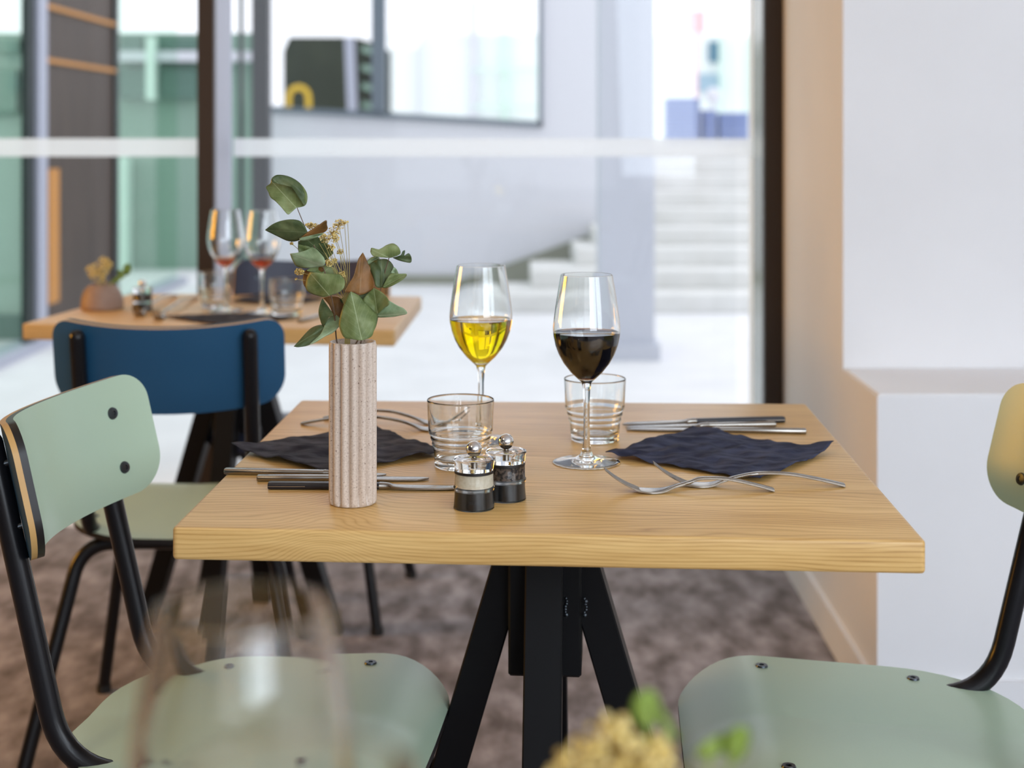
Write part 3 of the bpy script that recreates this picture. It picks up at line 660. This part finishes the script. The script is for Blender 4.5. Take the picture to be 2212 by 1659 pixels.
# ------------------------------------------------------------------ mills
def mill(loc, fill, label, group):
    root = empty('%s_mill' % fill, loc); tag(root, label, 'mill', group)
    bm = bmesh.new(); lathe(bm, [(0,0),(0.0226,0),(0.0236,0.001),(0.0228,0.008),(0.0222,0.016),(0.0226,0.0215),(0.0236,0.0232),(0.0236,0.0246),(0.0222,0.0262),(0.0220,0.0405),(0.0208,0.0410),(0,0.0410)], 48); link('body', bm, M['acrylic'], root, True, 45)
    bm = bmesh.new(); lathe(bm, [(0,0.0015),(0.0205,0.0015),(0.0200,0.020),(0,0.020)], 40); link('base_core', bm, M['mill_dark'], root, True, 45)
    bm = bmesh.new(); lathe(bm, [(0,0.0245),(0.0198,0.0245),(0.0200,0.0395),(0,0.0395)], 40); tag(link('filling', bm, M[fill], root, True, 45), 'cream salt' if fill == 'salt' else 'dark peppercorns')
    bm = bmesh.new(); lathe(bm, [(0.0205,0.0400),(0.0224,0.0402),(0.0224,0.0428),(0.0205,0.0430)], 40); link('black_band', bm, M['ply'], root, True, 45)
    bm = bmesh.new(); lathe(bm, [(0,0.0432),(0.0215,0.0432),(0.0220,0.0445),(0.0228,0.0520),(0.0240,0.0545),(0.0238,0.0562),(0.0215,0.0572),(0.006,0.0576),(0,0.0576)], 48); link('cap', bm, M['acrylic'], root, True, 45)
    bm = bmesh.new(); lathe(bm, [(0,0.0470),(0.0030,0.0470),(0.0030,0.0600),(0,0.0600)], 16); link('spindle', bm, M['steel'], root)
    bm = bmesh.new(); sph(bm, (0,0,0.0668), 0.0091, 28); link('knob', bm, M['chrome'], root)
    return root
mill(on(1024,1097), 'salt', 'small clear salt mill with chrome ball, nearest the table front', 'mills on the main table')
mill(on(1093,1078), 'pepper', 'small clear pepper mill with chrome ball, right of the salt mill', 'mills on the main table')
mill(on(308,672), 'pepper', 'far small mill beside the clay bowl on the far table', 'mills on the far table')

# ------------------------------------------------------------------ vase
def make_vase(loc):
    root = empty('vase', loc); tag(root, 'tall fluted beige ceramic vase holding eucalyptus on the main table', 'vase')
    nf = 14; H = 0.186; r0 = 0.0278
    def fl(a, z):
        k = min(1.0, z/0.004, max(0.0,(H-z)/0.003)) if z > 0 else 0
        return 1.0-0.185*(1-abs(math.cos(nf*a/2+0.5)))**1.2*k
    out = [(0,0),(0.024,0),(0.0268,0.0012),(r0,0.005)]+[(r0, 0.005+0.010*k) for k in range(1,17)]+[(r0,0.178),(r0*0.99,0.1825),(r0*0.965,0.1848),(0.0262,0.186)]
    inn = [(0.0240,0.1855),(0.0218,0.182),(0.0214,0.150),(0.0214,0.012),(0,0.012)]
    bm = bmesh.new(); lathe(bm, out, nf*14, flute=lambda a,z: fl(a,z)); 
    link('fluted_wall', bm, M['vase'], root, True, 70)
    bm = bmesh.new(); lathe(bm, [(0.0262,0.186),(0.0250,0.1864)]+inn, 64); link('inside', bm, M['vase'], root, True, 70)
    return root
VP_ = on(762,1087); VP_.z = TZ; make_vase(VP_)
VY = VP_.y
# ------------------------------------------------------------------ leaves
def cpx(c): return (570+c[0]/4.2545, 370+c[1]/4.2545)
def leaf_mesh(name, outline, base, tip, mk, dy, tilt, cup, parent, origin):
    """outline in crop coordinates; the blade stands dy (m) in front(-) or behind(+) the stem plane, tilted and cupped"""
    pts = [Vector((*p, 0)) for p in outline]; pts2 = spline(pts+[pts[0]], 4)[:-1]
    b2 = Vector((*base,0)); t2 = Vector((*tip,0)); ax = (t2-b2); Ln = max(ax.length, 1); ax.normalize(); pr = Vector((-ax.y, ax.x, 0))
    n = len(pts2); c = sum(pts2, Vector())/n
    us = [(p-b2).dot(ax)/Ln for p in pts2]
    bm = bmesh.new(); uvl = bm.loops.layers.uv.new('UVMap'); uvd = {}
    half = max(abs((p-b2).dot(pr)) for p in pts2) or 1
    sd = random.random()*50
    def mk_v(p2):
        u = (p2-b2).dot(ax)/Ln; v = (p2-b2).dot(pr)/half
        q = cpx(p2); Y = VY+dy+tilt[0]*(u-0.5)+tilt[1]*v+cup*(v*v-0.3)+0.0028*noise.noise(Vector((u*2.4+sd, v*2.4, 0)))
        w_ = Q(q[0], q[1], Y)-origin; vv = bm.verts.new(w_); uvd[vv] = (u, v); return vv
    rings = [[mk_v(c+(p-c)*t) for p in pts2] for t in (1,0.88,0.72,0.52,0.3)]; cen = mk_v(c)
    for A, B_ in zip(rings, rings[1:]):
        for i in range(n):
            j = (i+1)%n; bm.faces.new((A[i],A[j],B_[j],B_[i]))
    for i in range(n): bm.faces.new((rings[-1][i], rings[-1][(i+1)%n], cen))
    for f in bm.faces:
        for l in f.loops: l[uvl].uv = uvd[l.vert]
    o = link(name, bm, M[mk], parent, True, 80)
    s = o.modifiers.new('thickness', 'SOLIDIFY'); s.thickness = 0.0005; s.offset = 0
    return o
def branch(name, label, stem_pts, r, leaves, cat='branch', group=None):
    org = Vector((VP_.x, VP_.y, TZ+0.013)); root = empty(name, org); tag(root, label, cat, group)
    bm = bmesh.new()
    for sp_ in stem_pts:
        pts = [Q(*cpx(c[:2]), VY+(c[2] if len(c) > 2 else 0.0))-org for c in sp_]
        pts = spline(pts, 5); tube(bm, pts, [r*(1-0.5*i/len(pts)) for i in range(len(pts))], 8)
    link('stem', bm, M['stem'], root)
    for lf in leaves: leaf_mesh('leaf', *lf, root, org)
    return root
A_ = [
 ([(300,335),(262,368),(225,397),(195,372),(160,330),(105,275),(60,240),(40,190),(20,145),(60,112),(75,62),(130,32),(230,50),(330,108),(392,195),(398,270),(372,318)], (300,338),(60,80),'leaf',0.004,(0.02,0.004),-0.008),
 ([(72,62),(130,32),(235,50),(330,108),(392,195),(398,270),(372,318),(370,250),(330,160),(240,100),(140,90),(80,100)], (372,318),(72,62),'leaf_dark',-0.006,(0.0,0.004),0.004),
 ([(10,540),(90,480),(190,448),(290,445),(350,470),(395,545),(400,580),(320,635),(230,642),(130,600)], (400,560),(10,540),'leaf_dark',0.0,(0.01,-0.01),0.006),
 ([(330,620),(400,560),(500,495),(572,450),(580,490),(585,530),(545,565),(450,592),(350,612)], (330,620),(576,450),'leaf_brown',-0.008,(-0.01,0.01),0.006),
 ([(325,615),(420,592),(545,568),(500,600),(400,632),(335,636)], (325,625),(545,568),'leaf_pale',-0.010,(-0.01,0.0),0.0),
 ([(315,642),(430,620),(480,600),(560,640),(615,700),(635,755),(600,790),(568,850),(480,830),(330,760)], (470,690),(600,800),'leaf_dark',0.012,(0.01,0.01),0.006),
 ([(315,642),(430,618),(470,690),(440,712),(330,752),(318,700)], (460,690),(315,650),'leaf',0.006,(0.0,0.0),0.002),
 ([(240,757),(320,745),(390,725),(440,698),(480,715),(525,760),(557,805),(555,862),(480,882),(380,890),(300,872),(262,815)], (555,870),(240,757),'leaf_pale',-0.006,(0.014,-0.008),0.010),
 ([(440,880),(500,870),(600,865),(655,895),(690,945),(600,960),(450,925),(395,912)], (550,930),(620,865),'leaf',0.014,(0.01,0),0.0),
 ([(372,930),(395,905),(470,885),(530,880),(545,920),(430,955),(420,1080),(375,1060),(358,1000)], (540,930),(375,1040),'leaf_brown',0.008,(0.0,0.0),0.004),
 ([(425,925),(540,938),(640,945),(700,950),(732,985),(745,1020),(735,1068),(690,1112),(620,1138),(560,1155),(520,1150),(440,1125),(392,1090),(385,1030),(400,970)], (600,1138),(430,940),'leaf',-0.014,(0.012,-0.012),0.012),
 ([(540,1165),(560,1200),(640,1320),(600,1340),(548,1425),(512,1345),(503,1280),(520,1210)], (640,1300),(545,1170),'leaf_dark',0.004,(0.01,0.0),0.004),
 ([(545,1165),(610,1150),(700,1165),(745,1240),(735,1330),(700,1400),(660,1330),(640,1330),(600,1230)], (690,1400),(600,1150),'leaf_brown',0.010,(0.01,0.0),0.004),
 ([(275,1610),(330,1550),(400,1472),(460,1428),(540,1412),(560,1460),(505,1530),(430,1590),(330,1616)], (560,1430),(275,1610),'leaf_dark',-0.004,(-0.01,0.01),0.004),
 ([(655,1310),(695,1350),(697,1415),(640,1480),(560,1520),(480,1570),(420,1590),(505,1520),(545,1450),(575,1385),(615,1330)], (680,1440),(430,1588),'leaf_pale',-0.010,(-0.006,0.012),0.004),
]
branch('eucalyptus_branch', 'tall eucalyptus branch leaning left out of the fluted vase', [[(690,1640,0.0),(665,1530,0),(650,1330,0),(620,1150,0),(545,880,0.004),(440,640,0.004),(390,540,0.004),(305,335,0.006)]], 0.0009, A_, 'branch', 'stems in the vase')
B_l = [
 ([(910,745),(928,780),(950,830),(975,880),(995,930),(1015,1030),(1010,1075),(960,1110),(890,1135),(820,1112),(745,1112),(765,1060),(820,970),(845,890),(872,800)], (880,1130),(910,745),'leaf_brown',0.002,(0.01,0.008),-0.008),
 ([(1045,810),(1130,808),(1185,860),(1190,915),(1160,960),(1100,1040),(1085,1067),(1030,1062),(1010,985),(970,880),(1000,835)], (1085,1060),(1080,810),'leaf_dark',0.006,(0.008,0.004),0.008),
 ([(1088,1068),(1130,990),(1170,940),(1240,942),(1312,945),(1290,985),(1230,1025),(1160,1060),(1110,1072)], (1088,1068),(1312,945),'leaf',0.0,(0.004,0.008),0.005),
 ([(1160,940),(1180,905),(1197,880),(1225,908),(1234,945),(1200,945)], (1165,940),(1200,880),'leaf_pale',0.010,(0,0),0.0),
 ([(978,740),(990,703),(1040,722),(1085,705),(1130,678),(1190,664),(1240,700),(1255,755),(1200,785),(1150,795),(1060,788),(1000,776)], (1150,795),(990,720),'leaf',-0.004,(0.008,0.010),0.006),
 ([(1185,795),(1255,770),(1275,735),(1297,728),(1292,775),(1330,752),(1355,788),(1352,838),(1290,832),(1230,815)], (1160,795),(1355,820),'leaf_dark',0.0,(0.004,0.008),0.006),
 ([(945,835),(980,795),(1030,782),(1065,802),(1020,820),(985,868),(965,865)], (1050,805),(950,850),'leaf_pale',0.014,(0,0),0.004),
]
branch('eucalyptus_branch', 'shorter eucalyptus branch on the right side of the vase, leaves curling', [[(880,1640,0),(905,1520,0),(990,1260,0.002),(1070,1095,0.004),(1120,900,0.004),(1152,790,0.0)]], 0.0009, B_l, 'branch', 'stems in the vase')
C_l = [
 ([(800,1105),(870,1142),(915,1190),(960,1232),(1010,1285),(1047,1325),(1035,1410),(1010,1470),(985,1522),(900,1553),(800,1542),(735,1525),(695,1440),(692,1390),(705,1320),(735,1225),(765,1150)], (900,1550),(800,1108),'leaf',-0.022,(0.014,0.004),0.012),
 ([(1010,1072),(1080,1108),(1135,1165),(1152,1222),(1100,1262),(1045,1312),(1000,1290),(960,1240),(912,1188),(950,1130)], (1045,1310),(1010,1075),'leaf',-0.008,(0.008,-0.008),-0.008),
 ([(1152,1188),(1230,1235),(1288,1262),(1317,1307),(1250,1325),(1180,1338),(1050,1342),(1045,1312),(1105,1258)], (1045,1325),(1317,1307),'leaf_pale',0.0,(0.0,0.012),0.006),
 ([(690,1180),(760,1150),(900,1135),(1000,1100),(960,1200),(1010,1300),(900,1500),(760,1480),(700,1400)], (880,1500),(860,1130),'leaf_dark',0.012,(0.0,0.0),0.004),
]
branch('eucalyptus_branch', 'low eucalyptus stem with broad leaves covering the mouth of the vase', [[(800,1640,0),(860,1560,0),(900,1450,0.002),(960,1360,0),(1050,1320,0)]], 0.0010, C_l, 'branch', 'stems in the vase')
# dried flowers
org = Vector((VP_.x, VP_.y, TZ+0.013)); dr = empty('dried_flower_sprig', org); tag(dr, 'dried yellow filler flowers standing between the eucalyptus branches', 'flowers', 'stems in the vase')
bm = bmesh.new(); bb = bmesh.new()
heads = [(690,490,55),(740,470,22),(640,560,60),(560,620,50),(430,500,35),(400,490,18),(320,920,40),(350,930,25),(720,940,28),(740,960,15),(600,840,40),(620,700,35),(650,620,45),(700,740,30),(540,600,30),(480,500,25),(255,665,16),(295,990,10),(770,465,8),(650,820,25)]
def cq(x, y, d): return Q(*cpx((x,y)), VY+d)-org
for k, (hx, hy, rr) in enumerate(heads):
    d = random.uniform(0.0,0.02)
    root_ = (random.uniform(740,790), 1250) if hy > 0 else 0
    midp = ((hx*0.45+root_[0]*0.55)+random.uniform(-10,30), (hy*0.4+1100*0.6))
    bm = bmesh.new(); pts = spline([cq(root_[0],1640,0.0), cq(root_[0],1250,0.004), cq(*midp,d*0.6), cq(hx,hy,d)], 5); tube(bm, pts, 0.00035, 5)
    for q in range(max(8, int(rr*2.0))):
        a = random.uniform(0,2*PI); s = random.uniform(0,1)**0.6*rr
        p = cq(hx+s*math.cos(a), hy+s*math.sin(a)*0.9, d+random.uniform(-0.008,0.008))
        sph(bb, p, random.uniform(0.0004,0.0009), 6)
        if q%3 == 0: tube(bm, [cq(hx,hy,d), p], 0.0002, 4)
    link('stem', bm, M['stem2'], dr)
o = link('blossoms', bb, M['blossom'], dr); o['kind'] = 'stuff'

# ------------------------------------------------------------------ napkins
def napkin(name, pts, m, label, group, lift=(0,0,0,0), amp=0.004, z0=0.7515, seed=0, bulge=0.0):
    """pts: left, back, right, front corners on the table (world)"""
    Lc, Bc, Rc, Fc = [Vector(p) for p in pts]; o0 = (Lc+Bc+Rc+Fc)/4; n = 46; bm = bmesh.new(); vs_ = []
    for i in range(n+1):
        row = []
        for j in range(n+1):
            u, v = i/n, j/n   # u: L->B and F->R ; v: L->F and B->R
            p = Lc*(1-u)*(1-v)+Bc*u*(1-v)+Fc*(1-u)*v+Rc*u*v
            q = Vector((u*3.1+seed, v*3.1, seed*0.7)); f = noise.noise(q)*0.5+noise.noise(q*2.6)*0.32+0.16*noise.noise(q*6)
            f += 0.35*math.exp(-((u-v+0.15*noise.noise(q*1.5))**2)/0.004)
            cr = noise.noise(Vector((u*7+seed, v*2.5, 3)))*0.15-0.30*abs(noise.noise(Vector((u*2.2-v*1.3+seed, v*5+u*2, 8))))+0.1
            z = z0+max(0.0, amp*(f+0.45+cr))
            z += lift[0]*((1-u)*(1-v))**4+lift[1]*(u*(1-v))**4+lift[2]*(u*v)**4+lift[3]*((1-u)*v)**4
            e = 0.0022*noise.noise(Vector((u*6+seed, v*6, 9)))
            row.append(bm.verts.new(Vector((p.x+e-o0.x, p.y+e*0.8-o0.y, z-o0.z))))
        vs_.append(row)
    for i in range(n):
        for j in range(n): bm.faces.new((vs_[i][j], vs_[i+1][j], vs_[i+1][j+1], vs_[i][j+1]))
    o = link(name, bm, M[m], None, True, 60); o.location = o0
    s = o.modifiers.new('layers', 'SOLIDIFY'); s.thickness = 0.0011; s.offset = -1
    return tag(o, label, 'napkin', group)
napkin('napkin', [P(1309,990), P(1497,934), P(1800,978), P(1641,1043)], 'napkin', 'crumpled navy paper napkin lying right of the red wine glass', 'napkins on the main table', (0.003,0.004,0.004,0.0), 0.0105, seed=2.3)
napkin('napkin', [P(500,979), P(812,930), P(962,985), P(706,1027)], 'napkin2', 'dark paper napkin behind the vase, its corner over the left table edge', 'napkins on the main table', (0.006,0.0,0.0,0.0), 0.0085, seed=5.1)
napkin('napkin', [P(352,687), P(505,679), P(655,690), P(470,704)], 'napkin2', 'dark napkin on the near side of the far table above the blue backrest', 'napkins on the far table', amp=0.005, seed=7.7)
napkin('napkin', [P(495,653), P(560,638), P(700,648), P(620,662)], 'napkin2', 'dark napkin on the rear side of the far table', 'napkins on the far table', amp=0.004, seed=9.7)

# ------------------------------------------------------------------ cutlery
def loft(bm, st, mi=0, n=10):
    """stations (x, y, z, width, thick): elliptical-rect section lofted along x"""
    rings = []
    for x, y, z, wd, th in st:
        ring = []
        for k in range(n):
            a = 2*PI*(k+0.5)/n; c_, s_ = math.cos(a), math.sin(a)
            e = 0.55; ring.append(bm.verts.new((x, y+wd/2*math.copysign(abs(c_)**e, c_), z+th/2*math.copysign(abs(s_)**e, s_))))
        rings.append(ring)
    for A, B_ in zip(rings, rings[1:]):
        for k in range(n): bm.faces.new((A[k],A[(k+1)%n],B_[(k+1)%n],B_[k])).material_index = mi
    bm.faces.new(rings[0]).material_index = mi; bm.faces.new(rings[-1][::-1]).material_index = mi
def sm(st, n=5):
    """smooth stations"""
    v = [Vector(s[:3]) for s in st]; w_ = [Vector((s[3], s[4], 0)) for s in st]
    a = spline(v, n); b = spline(w_, n); return [(p.x,p.y,p.z,max(q.x*1.15,0.0004),max(q.y*1.25,0.0004)) for p, q in zip(a, b)]
def place(o, p_from, p_to):
    """local origin at p_from, local +x towards p_to"""
    p_from, p_to = Vector(p_from), Vector(p_to); o.location = p_from; o.rotation_euler.z = math.atan2(p_to.y-p_from.y, p_to.x-p_from.x)
    return (p_to-p_from).length
def fork(a, b, label, group, sc=1.0):
    """a: where the tines root touches the table, b: handle end"""
    bm = bmesh.new(); Ld = (Vector(a)-Vector(b)).length
    # tines rise to -x
    t0 = [(-0.017,0,0.0056,0.0195,0.0016),( -0.010,0,0.0032,0.020,0.0022),(0.004,0,0.0018,0.022,0.0026),(0.018,0,0.0026,0.017,0.0028),(0.032,0,0.0070,0.0085,0.0030),(0.050,0,0.0120,0.0062,0.0032),(Ld*0.42,0,0.0162,0.0066,0.0030),(Ld*0.62,0,0.0155,0.0078,0.0030),(Ld*0.82,0,0.0095,0.0095,0.0030),(Ld,0,0.0022,0.0112,0.0032)]
    loft(bm, sm(t0))
    for k in range(4):
        y = (k-1.5)*0.0056
        loft(bm, sm([(-0.010,y,0.0034,0.0036,0.0020),(-0.026,y,0.0105,0.0033,0.0019),(-0.040,y*0.97,0.0190,0.0029,0.0017),(-0.052,y*0.93,0.0285,0.0020,0.0012)]), n=8)
    o = link('fork', bm, M['steel'], None, True, 50); place(o, a, b); o.scale = (1,1,sc)
    return tag(o, label, 'fork', group)
def knife(a, b, label, group, hf=0.5, dark=False, w_=0.0135, th=0.0075, lift=0.0, blade_w=0.016, turn=0):
    """a: handle end, b: blade tip"""
    root = empty('knife'); Ld = place(root, a, b); tag(root, label, 'knife', group); root.location.z += lift; hl = Ld*hf; zc = th/2
    bm = bmesh.new()
    loft(bm, [(0,0,zc,w_*0.9,th*0.86),(0.0015,0,zc,w_,th),(hl*0.6,0,zc,w_*0.96,th*0.95),(hl,0,zc,w_*0.85,th*0.85)], n=14)
    h_ = link('handle', bm, M['handle'] if dark else M['steel'], root, True, 50)
    if dark:
        tag(h_, 'black handle'); bm = bmesh.new(); loft(bm, [(0.0005,0,zc,w_+0.0008,0.0016),(hl,0,zc,w_*0.85+0.0008,0.0016)], n=8); link('tang', bm, M['steel'], h_, True)
    bm = bmesh.new()
    loft(bm, sm([(hl-0.001,0,zc,w_*0.8,th*0.8),(hl+0.010,0,zc*0.9,w_*0.7,th*0.7),(hl+0.020,-0.001,zc*0.75,blade_w*0.9,0.0030),(hl+(Ld-hl)*0.55,-0.001,zc*0.6,blade_w,0.0024),(hl+(Ld-hl)*0.88,0.0,zc*0.55,blade_w*0.8,0.0020),(Ld-0.001,0.003,zc*0.5,0.003,0.0014)],4), n=10)
    link('blade', bm, M['steel'], root, True, 50); return root
GK = 'cutlery on the main table'
fork(on(1400,1064), on(1671,1062), 'small steel fork nearest the front, right of the red wine glass', GK)
fork(on(1505,1051), on(1824,1052), 'long steel fork with its handle towards the right table corner', GK)
fork(on(938,931), on(652,918), 'steel fork behind the vase with its handle end at the left', GK)
fork(on(945,917), on(700,906), 'rearmost steel fork behind the vase', GK)
knife(on(486,1024), on(835,1030), 'plain steel knife whose handle reaches the left table edge', GK, 0.62)
knife(on(556,1039), on(928,1038), 'steel knife between the leftmost knife and the black-handled knife', GK, 0.5)
knife(on(580,1056), on(1012,1058), 'black-handled steak knife passing behind the vase', GK, 0.56, True, 0.014, 0.0085)
knife(on(1694,912), on(1343,919), 'black-handled steak knife at the rear right of the main table', GK, 0.55, True, 0.014, 0.0085)
knife(on(1675,922), on(1350,926), 'short steel knife between the rear steak knife and the front rear knife', GK, 0.45)
knife(on(1741,937), on(1352,930), 'steel knife just behind the navy napkin', GK, 0.48)
GF = 'cutlery on the far table'
fork(on(303,683), on(380,640), 'far steel fork beside the small mill', GF)
fork(on(345,690), on(425,645), 'far steel fork at the left of the far napkin', GF)
knife(on(648,697), on(730,672), 'far steel knife right of the far tumbler', GF)
# ------------------------------------------------------------------ clay bowls with dried plants
def bowl_pot(loc, label, name='clay_bowl'):
    bm = bmesh.new(); lathe(bm, [(0,0),(0.046,0),(0.050,0.003),(0.051,0.010),(0.049,0.028),(0.043,0.045),(0.034,0.056),(0.028,0.060),(0.025,0.059),(0.024,0.052),(0.024,0.02),(0,0.02)], 48)
    o = link(name, bm, M['pot'], None, True, 50); o.location = loc; return tag(o, label, 'bowl')
def small_plant(loc, label, clusters, leaves, seed):
    random.seed(seed); root = empty('dried_posy', loc); tag(root, label, 'plant')
    bb = bmesh.new()
    for cx_, cy_, cz_, rr, n in clusters:
        bm = bmesh.new(); tube(bm, spline([(cx_*0.1,cy_*0.1,-0.03),(cx_*0.5,cy_*0.5,cz_*0.5),(cx_,cy_,cz_)],4), 0.0008, 6); link('stem', bm, M['stem2'], root)
        for q in range(n):
            v = Vector((random.gauss(0,1),random.gauss(0,1),random.gauss(0,1))).normalized()*rr*random.random()**0.4
            sph(bb, Vector((cx_,cy_,cz_))+v, random.uniform(0.0012,0.0030), 6)
    o = link('blossoms', bb, M['blossom'], root); o['kind'] = 'stuff'
    for (px_, py_, pz_, ln, wd, ang) in leaves:
        bm = bmesh.new(); uvl = bm.loops.layers.uv.new('UVMap'); n = 24; rings = []
        for t in (1,0.7,0.4,0.1):
            rings.append([bm.verts.new((wd*t*math.cos(2*PI*k/n), 0.3*wd*(t*math.cos(2*PI*k/n))**2, ln*t*math.sin(2*PI*k/n))) for k in range(n)])
        for A, B_ in zip(rings, rings[1:]):
            for k in range(n): bm.faces.new((A[k],A[(k+1)%n],B_[(k+1)%n],B_[k]))
        bm.faces.new(rings[-1])
        for f in bm.faces:
            for l in f.loops: l[uvl].uv = (l.vert.co.z/ln*0.5+0.5, l.vert.co.x/wd)
        bm.transform(Matrix.Translation((px_,py_,pz_))@Matrix.Rotation(R(ang),4,'Y')@Matrix.Rotation(R(20),4,'Z'))
        o = link('leaf', bm, M['leaf_bright'], root, True, 80); s = o.modifiers.new('thickness','SOLIDIFY'); s.thickness = 0.0008
    for (px_, py_, pz_, ln, wd, ang) in leaves:
        bm = bmesh.new(); tube(bm, spline([(0,0,-0.02),(px_*0.5,py_*0.5,pz_*0.4),(px_,py_,pz_)],4), 0.001, 6); link('stalk', bm, M['leaf_bright'], root)
    return root
pf = on(221,668); bowl_pot(pf, 'rounded clay bowl with a narrow mouth on the far table')
small_plant(pf+Vector((0,0,0.056)), 'dried yellow posy with green leaves in the clay bowl on the far table', [(-0.020,0,0.038,0.020,80),(0.0,0.006,0.048,0.022,90),(-0.005,-0.01,0.025,0.020,70),(0.012,0,0.050,0.013,40),(0.004,0.01,0.060,0.010,25)], [(0.060,0,0.040,0.015,0.010,8),(0.044,0.005,0.028,0.012,0.007,-30),(0.034,0,0.014,0.013,0.006,60)], 3)
pn = near(1395,0.72); bowl_pot(pn, 'near clay bowl below the bottom edge under the blurred posy')
small_plant(pn+Vector((0,0,0.056)), 'blurred yellow and green posy at the bottom edge of the picture', [(-0.030,0,0.073,0.012,70),(-0.016,0.0,0.081,0.013,80),(0.000,-0.008,0.076,0.012,70),(-0.036,0,0.062,0.011,50),(0.006,0,0.071,0.010,50),(-0.012,0,0.062,0.02,90)], [(0.001,0,0.097,0.0090,0.0075,-10),(0.033,0,0.079,0.0045,0.010,-20),(0.044,0,0.080,0.009,0.007,10),(0.010,0,0.090,0.010,0.0022,-30)], 5)
